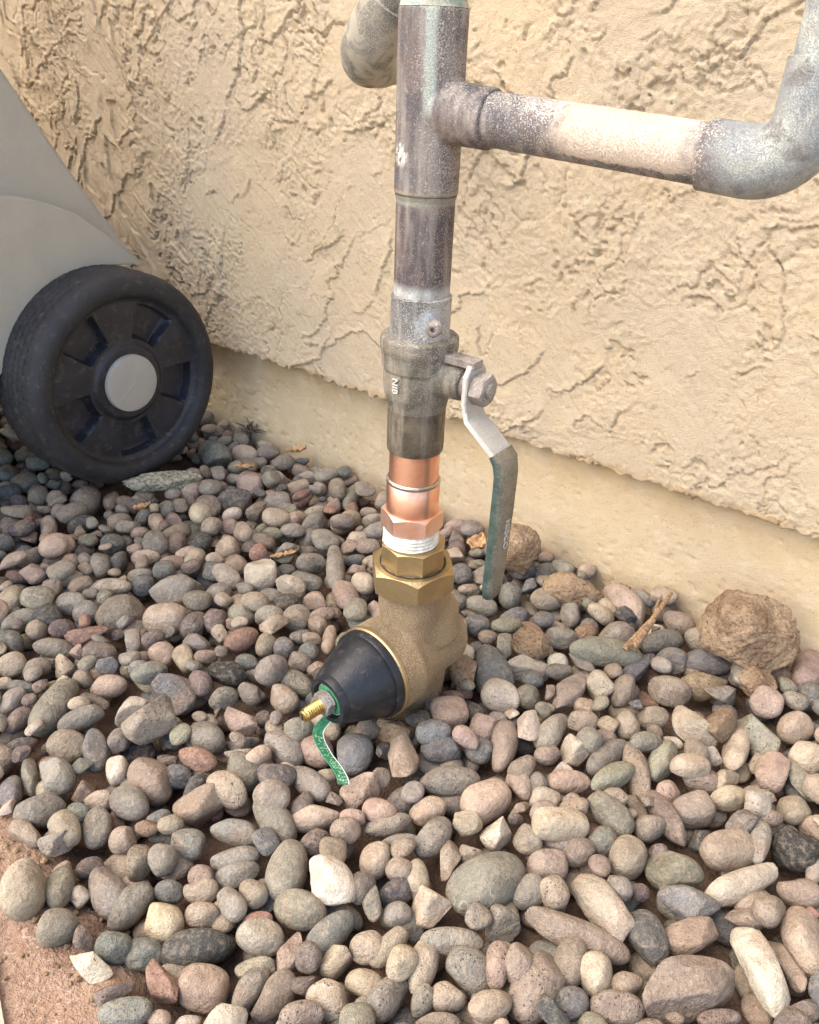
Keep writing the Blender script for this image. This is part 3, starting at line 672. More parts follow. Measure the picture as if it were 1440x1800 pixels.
# moulded rim face: five pockets
V = []; F = []; NR = 46; NA = 300
for i in range(NR):
    r = .0768 * (i + .5) / NR if i < NR - 1 else .0768
    for k in range(NA):
        th = 2 * pi * k / NA; d = -.0105
        best = min(abs(((th - radians(268 + 72 * j)) + pi) % (2 * pi) - pi) for j in range(5))
        hw = .0125 + .25 * (r - .040); arc = best * r
        pk = (1 - sstep(hw - .0022, hw + .0010, arc)) * sstep(.0395, .0422, r) * (1 - sstep(.0690, .0712, r))
        d += .0032 * sstep(.0355, .0330, r) - .0095 * float(pk) + .0030 * float(sstep(.0735, .0752, r))
        V.append(WC + W3 * d + (N3 * cos(th) + Z3 * sin(th)) * r)
for i in range(NR - 1):
    for k in range(NA): F.append((i * NA + k, i * NA + (k + 1) % NA, (i + 1) * NA + (k + 1) % NA, (i + 1) * NA + k))
F.append(tuple(range(NA)))
obj('rim_face', (V, F), 'rim', wh, 45)
hc = obj('hub_cap', lathe(WC, W3, [(-.009, .0262), (-.0042, .0262), (-.0030, .0255), (-.0026, .0235), (-.0024, .001)], 64), 'cap', wh, 35)
l0 = (N3 * .62 - Z3 * .52); l0 /= np.linalg.norm(l0)
obj('seam', slab([WC + W3 * -.0022 + l0 * .0235, WC + W3 * -.0022 - l0 * .0235], .0006, .0004, np.cross(W3, l0)), 'bin', hc)

# ------------------------------------------------------------------ pebbles
NI = 3
def ico(sub):
    bm = bmesh.new(); bmesh.ops.create_icosphere(bm, subdivisions=sub, radius=1); V = np.array([v.co[:] for v in bm.verts]); F = [tuple(v.index for v in f.verts) for f in bm.faces]; bm.free(); return V, np.array(F)
ICO = {k: ico(k) for k in (3, 4, 5, 6)}
def n3(P, r, freq, k=6):
    s_ = np.zeros(len(P))
    for _ in range(k):
        d = r.normal(size=3); d /= np.linalg.norm(d); s_ += np.sin(P @ d * freq * r.uniform(.6, 1.4) + r.uniform(0, 6.28))
    return s_ / sqrt(k)
def pebble_shape(kind, seed, sub=4):
    r = np.random.default_rng(seed); V, F = ICO[sub]; P = V.copy()
    if kind == 'r':
        e = r.uniform(.84, 1.02, 3); P = np.sign(P) * np.abs(P) ** e
        for _ in range(int(r.integers(1, 6))):
            d = r.normal(size=3); d /= np.linalg.norm(d); h = r.uniform(.70, .90); P = P - np.outer(np.maximum(P @ d - h, 0) * .72, d)
        P *= (1 + .080 * n3(V, r, 1.7) + .020 * n3(V, r, 4.5))[:, None]; P[:, 1] *= 1 + r.uniform(-.22, .22) * P[:, 0]
        P[:, 1] += r.uniform(-.12, .12) * (P[:, 0] ** 2 - .4)
    elif kind == 'b':
        e = r.uniform(.58, .74, 3); P = np.sign(P) * np.abs(P) ** e; P *= (1 + .05 * n3(V, r, 1.8) + .018 * n3(V, r, 5))[:, None]; P[:, 1] *= 1 + r.uniform(-.15, .15) * P[:, 0]
    elif kind == 'a':
        P = P * 1.25
        for _ in range(9):
            d = r.normal(size=3); d /= np.linalg.norm(d); h = r.uniform(.50, .84); t = P @ d; ex = np.maximum(t - h, 0); P = P - np.outer(ex * .98, d)
        P *= (1 + .025 * n3(V, r, 2.2) + .012 * n3(V, r, 8))[:, None]
    else:
        P = P * 1.15
        for _ in range(6):
            d = r.normal(size=3); d /= np.linalg.norm(d); h = r.uniform(.68, .9); t = P @ d; P = P - np.outer(np.maximum(t - h, 0) * .85, d)
        P *= (1 + .05 * n3(V, r, 2.4) + .035 * n3(V, r, 6) + .022 * np.abs(n3(V, r, 14)))[:, None]
    P -= (P.max(0) + P.min(0)) / 2; P /= (P.max(0) - P.min(0)) / 2
    return P, F
SHAPES = {k: [pebble_shape(k, 1000 * j + 17 * i, 4) for i in range(n)] for j, (k, n) in enumerate([('r', 18), ('b', 9), ('a', 14), ('l', 9)])}
SHM = {k: [] for k in SHAPES}
for k, L in SHAPES.items():
    for P, F in L:
        me = np_mesh('pebble', P, F); me.materials.append(MAT['pebble']); SHM[k].append(me)
LOW = {k: [pebble_shape(k, 1000 * j + 17 * i, 3) for i in range(n)] for j, (k, n) in enumerate([('r', 18), ('b', 9), ('a', 14), ('l', 9)])}

PAL = {'g': (148, 140, 125), 't': (186, 166, 138), 'p': (184, 154, 132), 'q': (156, 136, 117), 'm': (124, 106, 98), 'b': (110, 112, 112), 'd': (80, 80, 79), 'k': (46, 47, 50),
       'o': (146, 142, 118), 'e': (122, 126, 117), 'w': (202, 187, 163), 'r': (168, 118, 97), 'n': (152, 116, 84), 'v': (92, 88, 90), 'h': (186, 172, 146), 's': (144, 143, 139), 'y': (208, 188, 146)}
CNAME = {'g': 'taupe grey', 't': 'tan', 'p': 'pinkish tan', 'q': 'pinkish brown', 'm': 'dark mauve', 'b': 'blue grey', 'd': 'dark grey', 'k': 'charcoal', 'o': 'olive grey', 'e': 'greenish grey',
         'w': 'pale cream', 'r': 'reddish', 'n': 'earth brown', 'v': 'purplish dark grey', 'h': 'sandy beige', 's': 'speckled grey', 'y': 'yellowish cream'}
SNAME = {'r': 'smooth rounded', 'b': 'blocky rounded', 'a': 'angular', 'l': 'rough lumpy'}
# stones read off the photograph, by crop: (origin x, origin y, zoom), then "cx cy length width angle colour+shape"
CROPS = [((0, 1250, 2.0), """285 40 170 80 15 gr;75 125 120 62 20 dl;235 125 145 110 -15 or;337 140 148 90 95 br;420 105 100 82 60 gr;530 75 190 150 20 qa;590 155 68 60 0 ma;695 165 135 85 -20 rr;725 95 140 110 -25 gr
840 135 105 55 -10 wa;905 165 112 70 35 pr;1000 130 155 112 -50 gr;1050 55 110 98 30 gr;1005 190 60 54 0 wl;1115 140 128 108 -50 pr;1245 155 146 128 80 sr;1145 215 88 66 20 tl;1265 290 140 128 10 pa
105 230 132 58 95 gr;35 280 130 82 80 br;200 235 140 125 -40 gl;290 265 92 82 0 ma;355 300 122 76 15 tl;455 310 142 115 -35 gr;530 245 180 150 -65 qr;620 210 102 90 0 br;690 245 115 80 25 da;800 275 152 108 -40 tr;850 215 140 120 -50 gr
700 335 182 130 10 qa;410 205 98 76 80 wb;140 350 190 140 20 gr;95 430 120 76 -25 qr;230 415 142 108 -70 tr;345 415 145 100 80 or;430 450 105 92 45 tr;555 360 92 58 25 br;600 400 95 80 10 qr;655 460 126 112 0 er;835 425 186 95 -8 er;825 510 176 80 14 gr
965 385 205 122 -58 gr;1110 375 176 95 10 tr;955 300 130 118 0 qr;1085 255 172 102 -35 gr;1060 310 110 80 80 mr;1335 340 122 86 -15 pr;1240 375 92 62 0 pr;1215 440 106 92 0 qr;1365 400 168 76 10 gr;1410 455 132 50 5 gr;1115 465 112 96 0 mr
200 490 122 108 20 ga;310 530 106 80 30 mr;490 530 128 95 70 qr;575 535 116 100 80 gr;525 425 92 66 0 nl;705 560 98 86 0 qr;835 575 158 86 15 gr;1010 560 228 142 80 or;1160 605 212 165 -60 wl;80 625 218 156 75 tr;210 625 156 102 78 or;380 635 220 132 -72 gr;455 685 205 116 46 gr
280 660 86 78 40 wl;595 635 106 80 0 br;705 635 122 96 10 tr;815 680 132 92 -65 gr;888 650 108 96 -60 tr;575 745 146 142 0 yr;712 715 122 96 0 tr;905 720 108 60 10 rr;1055 705 192 138 -18 or;915 797 168 132 0 hr;205 760 156 128 32 or;300 795 116 94 80 ma
400 825 128 122 0 er;505 855 138 126 0 br;690 835 246 140 10 dr;1160 785 212 112 42 er;1025 850 158 86 58 pa;1190 875 148 114 25 ta;1290 810 122 116 40 tr;1370 830 175 86 48 tr;1280 960 132 108 -12 tr;320 905 166 104 -8 wa;385 995 192 96 20 ma
575 975 162 106 -65 ra;715 975 174 150 2 pb;895 890 142 92 0 oa;880 975 190 88 55 gr;965 1005 205 116 50 qr;1060 960 112 80 -10 ma;1155 1010 160 142 -40 tr;440 1060 192 110 8 er;560 1085 82 66 0 pr;1060 1075 160 112 20 qr;1270 1045 84 72 60 gr
1360 1010 195 122 52 gr;1410 890 132 100 70 tr;1320 530 140 108 75 tr;1405 550 98 90 0 tr;1395 640 140 92 38 dr;1270 620 112 90 70 mr;1305 690 132 64 100 gr;1395 715 102 90 20 gr;660 1085 92 56 10 wl;780 1085 84 56 0 tl"""),
 ((720, 1250, 2.0), """85 75 126 90 5 br;110 135 142 100 -5 br;145 238 208 110 4 gr;270 60 118 108 20 pl;330 125 178 96 80 qr;415 75 142 104 70 wa;500 75 152 92 48 gr;610 40 112 90 15 tr;690 75 80 74 0 qr;632 100 92 82 -60 gr;768 50 112 92 80 tr;855 25 112 86 0 tr;830 110 118 76 14 or
890 175 148 96 64 or;930 98 76 36 -20 wa;985 60 170 132 -60 ta;1090 50 134 110 60 nl;1220 60 205 135 -58 oa;1355 60 128 110 10 tr;590 140 118 108 -20 wa;485 155 92 70 20 qr;400 180 104 84 60 gr;695 160 172 84 40 gr;715 222 164 86 30 or;560 250 152 86 -2 pr;540 190 98 72 20 wa
455 235 92 70 85 gr;385 260 124 86 -68 tl;270 320 178 132 26 pb;475 315 112 100 0 hl;65 350 132 96 18 pr;85 445 162 110 50 gr;205 405 104 90 0 tl;300 430 112 104 80 wa;375 372 58 46 0 mr;415 455 118 94 -58 tr;530 400 194 110 0 tb;575 325 84 72 -40 qr;705 365 195 102 -38 or
685 450 132 106 -8 er;845 410 108 94 20 gr;720 310 95 82 0 qr;800 210 205 86 -75 qr;905 375 245 86 -60 mr;915 265 88 80 0 pr;985 195 138 92 0 tr;1035 245 154 86 -4 qr;1065 155 82 62 -15 wa;1150 130 155 88 78 tr;1120 225 98 72 10 ta;1265 220 138 118 80 pl;1370 240 152 86 -58 oa
1400 170 152 120 -20 tl;995 350 142 118 0 qb;1120 305 128 90 8 tr;1230 320 122 114 70 hl;1165 395 118 104 -60 ma;1265 378 98 66 -10 qr;1120 490 192 142 4 qb;1040 430 112 82 0 da;1360 490 192 168 -35 kl;1230 460 142 80 85 gr;1350 350 124 92 -10 tr;485 540 134 118 -10 qb
590 500 124 104 10 qr;765 515 152 132 80 tr;880 480 74 62 -20 mr;935 555 215 140 -22 ol;1155 615 290 112 20 wl;275 605 300 205 38 gr;135 515 134 98 58 ta;25 590 142 92 88 tr;220 485 86 74 -50 ga;80 690 152 144 0 ta;420 640 128 118 60 gr;510 640 118 92 -68 tb;685 685 290 152 -52 hl
590 790 420 122 -18 qr;330 745 128 116 -30 ga;150 795 218 96 -5 gr;740 620 104 82 -60 gr;805 640 78 70 0 mr;845 765 210 132 -62 vr;975 690 228 124 -16 bl;985 800 212 130 3 pa;1180 735 148 102 -6 qa;1265 705 126 118 0 qr;1370 640 164 108 -22 qr
1385 810 265 152 -70 pl;1325 880 235 78 -65 pa;1225 930 320 165 -72 wa;970 975 352 205 10 qa;770 940 114 92 20 qr;730 1050 188 132 -6 qr;655 930 162 128 -72 tr;565 880 180 122 75 qr;450 970 275 176 64 qr;385 890 142 108 80 qr;215 910 192 152 -48 gr;45 890 212 102 70 tr
310 890 172 88 84 pr;135 1005 124 108 -10 tr;285 1035 154 112 20 tr;565 1030 134 128 0 br;45 1020 122 82 70 gr;1390 1060 124 92 10 br;1090 1085 154 70 8 mr;100 1090 154 64 0 qr;1425 560 100 64 85 gr"""),
 ((760, 880, 2.1176), """345 265 92 56 20 br;422 268 82 66 10 gr;365 315 82 66 10 ba;460 220 92 84 0 gr;590 255 184 128 -22 wl;290 355 106 82 85 er;430 378 126 84 4 tr;310 447 118 96 8 br;515 420 112 76 82 gr;588 445 72 66 0 mr;620 390 150 74 -40 yr;715 390 195 116 -38 pr;750 322 78 56 -20 gr
480 512 122 82 -10 gr;685 505 142 112 22 qr;640 590 268 106 -3 or;355 628 172 86 -4 wa;470 580 84 78 30 wl;470 638 104 66 12 gr;215 640 196 140 -58 br;270 545 106 88 60 ga;165 470 102 94 0 br;180 395 124 82 -10 gr;255 730 146 124 -22 wr;355 727 102 84 -15 or
505 720 178 90 44 qa;620 690 132 110 -30 tl;710 710 122 90 64 qr;770 620 145 62 32 br;855 530 154 100 16 gr;890 600 118 106 -30 ga;1000 520 128 92 -22 tr;1020 610 184 96 -8 br;1145 630 114 108 -40 ha;1005 685 186 124 -6 nl;885 710 164 110 -15 qr;915 455 124 88 -36 qr
1005 440 114 86 -10 qa;950 378 104 66 0 oa;1290 660 104 92 0 nl;1400 640 182 128 70 pr;1400 730 114 108 0 er;90 110 94 82 0 pr;90 190 82 72 30 mr;195 85 92 62 30 qr;560 340 110 80 -10 nl;575 500 92 78 0 nl"""),
 ((480, 920, 3.4286), """420 35 152 104 10 gr;375 260 234 112 -85 gr;485 225 152 72 4 br;500 290 116 84 -10 pa;230 245 184 132 10 gr;200 350 204 120 -8 gr;105 415 178 130 -15 wl;265 465 132 110 -20 pa;440 430 204 150 -62 pr;545 410 142 122 -50 tr;145 570 170 158 0 gr
300 550 154 82 14 qr;270 610 132 108 -60 qr;175 690 154 110 4 br;340 700 192 86 80 pr;215 770 122 104 0 br;75 750 134 128 0 br;165 840 144 134 0 gr;125 960 244 150 -18 or;60 1060 195 146 -40 qr;270 880 132 92 10 pl;960 1085 184 114 -74 br;1080 1060 152 104 10 mr;775 1440 350 205 82 pa;640 1500 160 110 30 qa"""),
 ((0, 700, 2.5714), """45 430 112 76 10 br;155 410 102 76 80 gr;235 360 92 80 20 or;255 465 104 98 0 tr;395 465 148 132 30 qr;505 470 92 76 80 qr;575 480 112 72 -20 qr;655 445 92 72 0 tr;860 410 152 146 30 pr;970 255 188 120 -58 er;1110 240 122 92 -12 tr;1075 120 112 72 82 mr;1190 195 192 62 -30 ta
1260 185 132 72 -5 qa;1130 390 132 118 -60 pr;1255 375 132 92 0 pa;1065 475 156 142 -40 va;940 490 122 96 -20 qr;1255 480 122 118 0 gr;1365 460 104 60 32 rr;755 505 88 84 0 or;650 540 92 76 60 br;710 565 96 76 -70 pr;85 470 84 70 0 mr;185 470 114 84 38 gr;280 520 104 80 10 pr;220 585 102 76 82 wr
370 575 132 90 14 dr;20 655 94 88 0 br;105 670 98 80 0 br;275 665 124 98 -20 pr;540 560 114 80 15 tr;510 660 114 94 0 br;700 650 122 114 -60 gr;800 610 134 80 14 qr;630 610 82 56 0 pr;845 680 114 80 15 pr;960 600 92 84 30 tr;1100 615 92 76 -10 pr;1040 580 82 70 0 pr;1030 680 116 106 20 tr
1170 700 84 80 60 rr;1230 615 104 66 -5 or;145 720 174 74 26 gr;320 750 94 88 60 qr;215 775 114 80 -20 ga;540 740 92 86 20 va;455 755 112 94 70 gr;660 720 128 70 0 tr;780 755 122 86 6 pr;880 735 114 88 58 tr;970 785 134 90 -14 er;230 870 118 112 -40 ha;495 860 214 94 -12 tr
645 845 122 102 10 br;635 775 124 78 0 gr;800 870 244 148 12 gl;985 890 134 108 15 gr;1190 820 176 160 50 wa;50 910 122 110 60 tr;330 930 154 110 0 gr;395 970 124 108 0 gr;550 975 238 168 12 qr;750 1005 194 134 -4 tb;875 1030 134 106 52 mr;975 1010 122 108 70 mr;1090 1070 164 108 18 rr
1150 920 128 88 0 tr;1090 980 122 108 20 or;1220 990 134 108 0 gr;100 1005 198 98 20 gr;165 1050 104 94 30 tr;280 1035 128 84 10 mr;390 1075 194 112 12 ra;50 1110 124 118 0 br;245 1130 182 82 -2 gr;450 1160 144 102 -4 mb;610 1110 120 106 50 ga;730 1160 124 116 0 pr;830 1180 134 94 -78 tr
890 1110 124 90 -10 gr;930 1170 114 70 22 pr;1115 1175 114 86 0 br;1205 1115 112 90 68 or;55 1210 134 116 22 tr;165 1220 134 90 18 qr;290 1215 106 98 50 ta;380 1270 92 84 -40 or;490 1305 168 110 0 pr;630 1220 94 70 8 er;680 1270 168 98 14 gr;805 1330 195 178 -60 ba;1030 1245 178 128 -14 kr
910 1300 122 100 -70 mr;90 1285 142 66 -4 er;250 1395 292 150 48 or;60 1370 150 106 42 gr;595 1400 182 138 30 wa;430 1370 134 80 -20 ma;1010 1360 134 110 20 gr;1130 1335 114 100 -50 gr;1090 1450 158 126 -30 pa;1230 1230 156 128 40 gr;90 1450 156 88 45 mr"""),
 ((400, 720, 4.5), """575 435 174 112 -20 qr;690 370 134 128 0 mr;870 460 254 132 4 hr;1060 370 134 112 70 tr;1170 380 104 82 0 mr;1180 470 134 92 -28 ba;1065 520 154 102 -10 ma;1165 610 205 72 30 br;640 530 224 92 -8 ha;560 630 194 120 8 tb;730 625 124 108 -70 tr;590 715 164 76 34 rr;690 770 184 100 14 tr
820 770 156 146 0 pa;870 630 162 138 -70 qr;980 690 212 112 60 or;940 890 262 172 38 tr;1120 780 134 94 -10 tr;1150 880 174 112 0 ta;1225 720 154 118 70 pr;535 870 184 128 28 pr;690 900 244 160 52 gr;650 1020 168 148 30 gr;470 1080 224 82 10 qr;820 1030 224 100 -20 mr;490 970 116 106 0 or;1030 1050 196 176 60 tl""")]
heroes = []
for (ox, oy, zm), body_ in CROPS:
    for e in body_.replace('\n', ';').split(';'):
        t = e.split()
        if len(t) == 6: heroes.append((ox + float(t[0]) / zm, oy + float(t[1]) / zm, float(t[2]) / zm, float(t[3]) / zm, float(t[4]), t[5][0], t[5][1]))

# --- height-field packing
GR = .0018; X0, Y0 = -.62, .06; NXg, NYg = int(1.15 / GR), int(.98 / GR)
xs = X0 + GR * np.arange(NXg); ys = Y0 + GR * np.arange(NYg)
HX, HY = np.meshgrid(xs, ys, indexing='ij'); HM = ground_z(HX, HY)
dwall = (HX - WP[0]) * N3[0] + (HY - WP[1]) * N3[1]
BLOCK = dwall < .001
rel = np.stack([HX - WC[0], HY - WC[1]], -1); ua = rel @ N3[:2]; aw = rel @ W3[:2]
BLOCK |= (np.abs(ua) < .060) & (aw < .004) & (aw > -.064)
rp = np.stack([HX - PRV[0], HY - PRV[1]], -1); sb = rp @ BDIR[:2]; lb = rp @ np.array([-BDIR[1], BDIR[0]])
BLOCK |= (np.hypot(rp[..., 0], rp[..., 1]) < .018) | ((sb > -.030) & (sb < .010) & (np.abs(lb) < .014))
CEIL = np.full(HM.shape, 9.0)                                   # underside of things above the gravel
inb = (sb > -.036) & (sb < .070); rr_ = np.where(sb < .033, .0305, .030 - .42 * np.clip(sb - .037, 0, 1)); ins = inb & (np.abs(lb) < rr_)
CEIL = np.where(ins, ZB - np.sqrt(np.maximum(rr_ ** 2 - lb ** 2, 0)), CEIL)
inw = (np.abs(ua) < RW) & (aw < .003) & (aw > -.064); CEIL = np.where(inw, np.minimum(CEIL, RW - np.sqrt(np.maximum(RW ** 2 - ua ** 2, 0))), CEIL)

def envelope(x, y, Cm):
    """cells under an ellipsoid (covariance-like matrix Cm) at x, y: index window, lower and upper surface"""
    ex, ey = sqrt(Cm[0, 0]), sqrt(Cm[1, 1]); i0, i1 = int((x - ex - X0) / GR), int((x + ex - X0) / GR) + 2; j0, j1 = int((y - ey - Y0) / GR), int((y + ey - Y0) / GR) + 2
    if i0 < 0 or j0 < 0 or i1 > NXg or j1 > NYg: return None
    dx = HX[i0:i1, j0:j1] - x; dy = HY[i0:i1, j0:j1] - y; Q = np.linalg.inv(Cm)
    b = (Q[0, 2] * dx + Q[1, 2] * dy) / Q[2, 2]; c = (Q[0, 0] * dx * dx + 2 * Q[0, 1] * dx * dy + Q[1, 1] * dy * dy - 1) / Q[2, 2]; D = b * b - c; ok = D > 0
    if ok.sum() < 4: return None
    r = np.sqrt(np.maximum(D, 0)); return (slice(i0, i1), slice(j0, j1)), ok, -b - r, -b + r
def cov(axes, R): return R @ np.diag(np.square(axes)) @ R.T
def rot_rand(yaw, tilt):
    q = Matrix.Rotation(yaw, 3, 'Z'); ax = Vector((RNG.normal(), RNG.normal(), 0)); ax.normalize()
    return np.array(Matrix.Rotation(RNG.normal() * tilt, 3, ax) @ q)
HERO = np.zeros(HM.shape, bool); HTOP = np.full(HM.shape, -9.0)
placed = []                                                    # (P, R, axes, colour, shape, hero)
def settle(x, y, Cm, soft, hard=True):
    e = envelope(x, y, Cm)
    if e is None: return None
    sl, ok, lo, hi = e
    if hard and (BLOCK[sl] & ok).any(): return None
    need = (HM[sl] - lo)[ok]; z = np.partition(need, int(len(need) * soft))[int(len(need) * soft)] if soft < 1 else need.max()
    if hard and ((z + hi)[ok] > CEIL[sl][ok] + .001).any(): return None
    return z, sl, ok, lo, hi
def commit(x, y, z, R, axes, col, shp, s, hero=False):
    _, sl, ok, lo, hi = s; sub = HM[sl]; sub[ok] = np.maximum(sub[ok], (z + hi)[ok]); HM[sl] = sub
    if hero: hs = HERO[sl]; hs[ok] = True; HERO[sl] = hs; ht = HTOP[sl]; ht[ok] = np.maximum(ht[ok], (z + hi)[ok]); HTOP[sl] = ht
    placed.append((np.array([x, y, z]), R, axes, col, shp, hero))
FILLC = 'ggggttttppqqqmmbbooedwgr'
def in_view(x, y, mrg=260):
    p = proj((x, y, 0)); return -mrg < p[0] < 1440 + mrg and 560 < p[1] < 1800 + mrg
def filler(n, r0, r1, soft, tries, zmax, spread, lap=1.0):
    k = 0
    for _ in range(n):
        best = None; a = RNG.uniform(r0, r1); axes = np.array([a, a * RNG.uniform(.62, .95), a * RNG.uniform(.42, .72)])
        for _t in range(tries):
            x = RNG.uniform(X0 + .03, X0 + 1.12); y = RNG.uniform(Y0 + .03, Y0 + .94)
            if bare_d(x, y) > -.004 - .010 * RNG.random() or not in_view(x, y): continue
            R = rot_rand(RNG.uniform(0, 6.28), spread); s_ = settle(x, y, cov(axes, R), soft)
            if s_ is None or (lap < 1 and HERO[s_[1]][s_[2]].mean() > lap): continue
            if best is None or s_[0] < best[2]: best = (x, y, s_[0], R, s_)
        if best and best[2] < zmax:
            commit(best[0], best[1], best[2], best[3], axes, random.choice(FILLC), random.choices('rbal', (50, 14, 24, 12))[0], best[4]); k += 1
    return k
nb = filler(900, .0075, .0115, .97, 4, -.006, .25)
# heroes: ellipsoid lying on the gravel whose outline matches the one in the photograph
order = sorted(heroes, key=lambda h: -h[2] * h[3] * (1 if h[1] > 1200 else 1.6))
for (px, py, La, Lb, ang, col, shp) in order:
    z = .0
    for it in range(2):
        P = on_z(px, py, z); J = np.stack([(proj(P + d) - proj(P - d)) / .002 for d in np.eye(3) * .001], 1)
        A_, B_ = La / 2, Lb / 2; t = radians(ang); u = np.array([cos(t), -sin(t)]); v = np.array([sin(t), cos(t)])
        Sg = A_ * A_ * np.outer(u, u) + B_ * B_ * np.outer(v, v); mpx = np.linalg.norm(P - CAM) / FPX
        c = 1.02 * B_ * mpx; Ji = np.linalg.inv(J[:, :2]); jz = J[:, 2]
        for _ in range(60):
            S = Ji @ (Sg - c * c * np.outer(jz, jz)) @ Ji.T; w, E_ = np.linalg.eigh(S)
            if w[0] > (.88 * c) ** 2: break
            c *= .95
        a, b = sqrt(max(w[1], 1e-8)), sqrt(max(w[0], 1e-8)); a = min(a, 3.4 * b)
        if it == 0:
            R = np.array(Matrix.Rotation(atan2(E_[1, 1], E_[0, 1]), 3, 'Z')); tl = RNG.normal(size=2) * .10
            R = np.array(Matrix.Rotation(tl[0], 3, 'X') @ Matrix.Rotation(tl[1], 3, 'Y')) @ R
        axes = np.array([a, b, c]) * 1.03; s_ = settle(P[0], P[1], cov(axes, R), .60, False)
        if s_ is None: break
        z = min(max(s_[0], -.010), -.011 + 1.08 * c + .05 * a)
    if s_ is None: continue
    dw = (P - WP) @ N3
    if dw < .006: continue
    commit(P[0], P[1], z, R, axes, col, shp, s_, True)
def pokes(P, R, axes):
    """an under-layer pebble that would show through a large stone lying on it"""
    e = envelope(P[0], P[1], cov(axes, R))
    if e is None: return False
    sl, ok, lo, hi = e; m_ = HERO[sl] & ok
    return m_.sum() > .25 * ok.sum() and ((P[2] + hi)[m_] > HTOP[sl][m_] - .002).mean() > .05
placed[:] = [p for p in placed if p[5] or not pokes(*p[:3])]
n1_ = filler(800, .0085, .0135, .92, 16, .001, .35, .22)
n2_ = filler(900, .0055, .0090, .94, 14, -.003, .45, .30)
n3_ = filler(500, .0030, .0055, .95, 10, -.008, .5, .4)
print('pebbles', nb, len(heroes), n1_, n2_, n3_, len(placed))

def tint(col):
    c = np.array(PAL[col], float); c = (.70 * c + .30 * c.mean() * np.array([1.045, 1.0, .945])) * RNG.uniform(.96, 1.17) + RNG.normal(size=3) * 1.6; return srgb(*np.clip(c, 20, 240), .92)
UNIQ = {(720 + 275 / 2, 1250 + 605 / 2): 'broad smooth grey oval stone, the largest rounded one in the bed',
        (720 + 970 / 2, 1250 + 975 / 2): 'wide flat-faced pinkish brown stone, the largest angular one',
        (720 + 590 / 2, 1250 + 790 / 2): 'long banana-shaped pinkish brown pebble',
        (720 + 450 / 2, 1250 + 970 / 2): 'large egg-shaped pinkish brown pebble beside the wide flat-faced stone',
        (1160 / 2, 1250 + 605 / 2): 'pale cream lumpy stone with a notch in its side',
        (575 / 2, 1250 + 745 / 2): 'yellowish cream ball-shaped pebble above the long dark grey one',
        (690 / 2, 1250 + 835 / 2): 'long dark grey pebble below the yellowish cream ball',
        (720 + 1360 / 2, 1250 + 490 / 2): 'speckled charcoal lumpy stone',
        (720 + 1155 / 2, 1250 + 615 / 2): 'long rough pale cream stone beside the charcoal stone',
        (720 + 685 / 2, 1250 + 685 / 2): 'long lumpy sandy beige stone next to the banana-shaped pebble',
        (1245 / 2, 1250 + 155 / 2): 'round speckled grey pebble against the curled green tag',
        (715 / 2, 1250 + 975 / 2): 'squarish pinkish tan pebble by the bare dirt corner',
        (250 / 2.5714, 700 + 1395 / 2.5714): 'long olive tan bean-shaped pebble',
        (1030 / 2.5714, 700 + 1245 / 2.5714): 'smooth charcoal pebble in the gravel left of the regulator bell',
        (760 + 640 / 2.1176, 880 + 590 / 2.1176): 'long olive grey pebble touching the dry stick',
        (720 + 1225 / 2, 1250 + 930 / 2): 'tall pale cream angular stone beside the wide flat-faced stone'}
nh = sum(1 for p in placed if p[5]); hero_i = [i for i, p in enumerate(placed) if p[5]]
size_px = lambda p: p[2][0] * p[2][1] / np.linalg.norm(p[0] - CAM) ** 2
hero_i.sort(key=lambda i: -size_px(placed[i])); own = set(hero_i[:300])
USED = set(); OWNED = []
fv, ff, fc = [], [], []; nv = 0
for i, (P, R, ax, col, shp, hero) in enumerate(placed):
    k = int(RNG.integers(len(SHAPES[shp]))); Rm = R @ np.diag(ax)
    flip = np.diag([RNG.choice((-1, 1)), 1, 1]); flip[1, 1] = flip[0, 0]            # turn half round at random
    if i in own:
        o = bpy.data.objects.new('pebble', SHM[shp][k]); link(o); A = R @ flip
        o.rotation_mode = 'QUATERNION'; o.rotation_quaternion = Matrix(A.tolist()).to_quaternion(); o.scale = tuple(ax); o.location = tuple(P); o.color = tint(col)
        pp = proj(P); lab = None
        for (ux, uy), l_ in UNIQ.items():
            if (pp[0] - ux) ** 2 + (pp[1] - uy) ** 2 < 400 and l_ not in USED and ax[0] > .012: lab = l_; USED.add(l_); break
        OWNED.append((o, P, ax, col, shp, lab)); o['category'] = 'pebble'; o['group'] = 'river pebbles of the gravel bed'
    else:
        V, F = LOW[shp][k]; V = V @ flip; fv.append(V @ Rm.T + P); ff.append(F + nv); nv += len(V); c_ = tint(col); fc.append(np.tile([*c_[:3], RNG.random()], (len(V), 1)))
def form(ax, shp):
    if shp in 'al': return {'a': 'angular', 'l': 'lumpy'}[shp]
    q = ax[0] / ax[1]; return 'long' if q > 1.75 else 'oval' if q > 1.28 else 'blocky' if shp == 'b' else 'round'
areas = sorted(a[2][0] * a[2][1] for a in OWNED); big_, sml_ = areas[int(len(areas) * .8)], areas[int(len(areas) * .3)]
LM = [(WC, .12, 'by the tyre'), (BO + BDIR * .05, .06, 'by the black bell'), (SZ(.058, 0), .05, 'under the lever grip'), (on_z(1322, 1130), .055, 'by the big clod')]
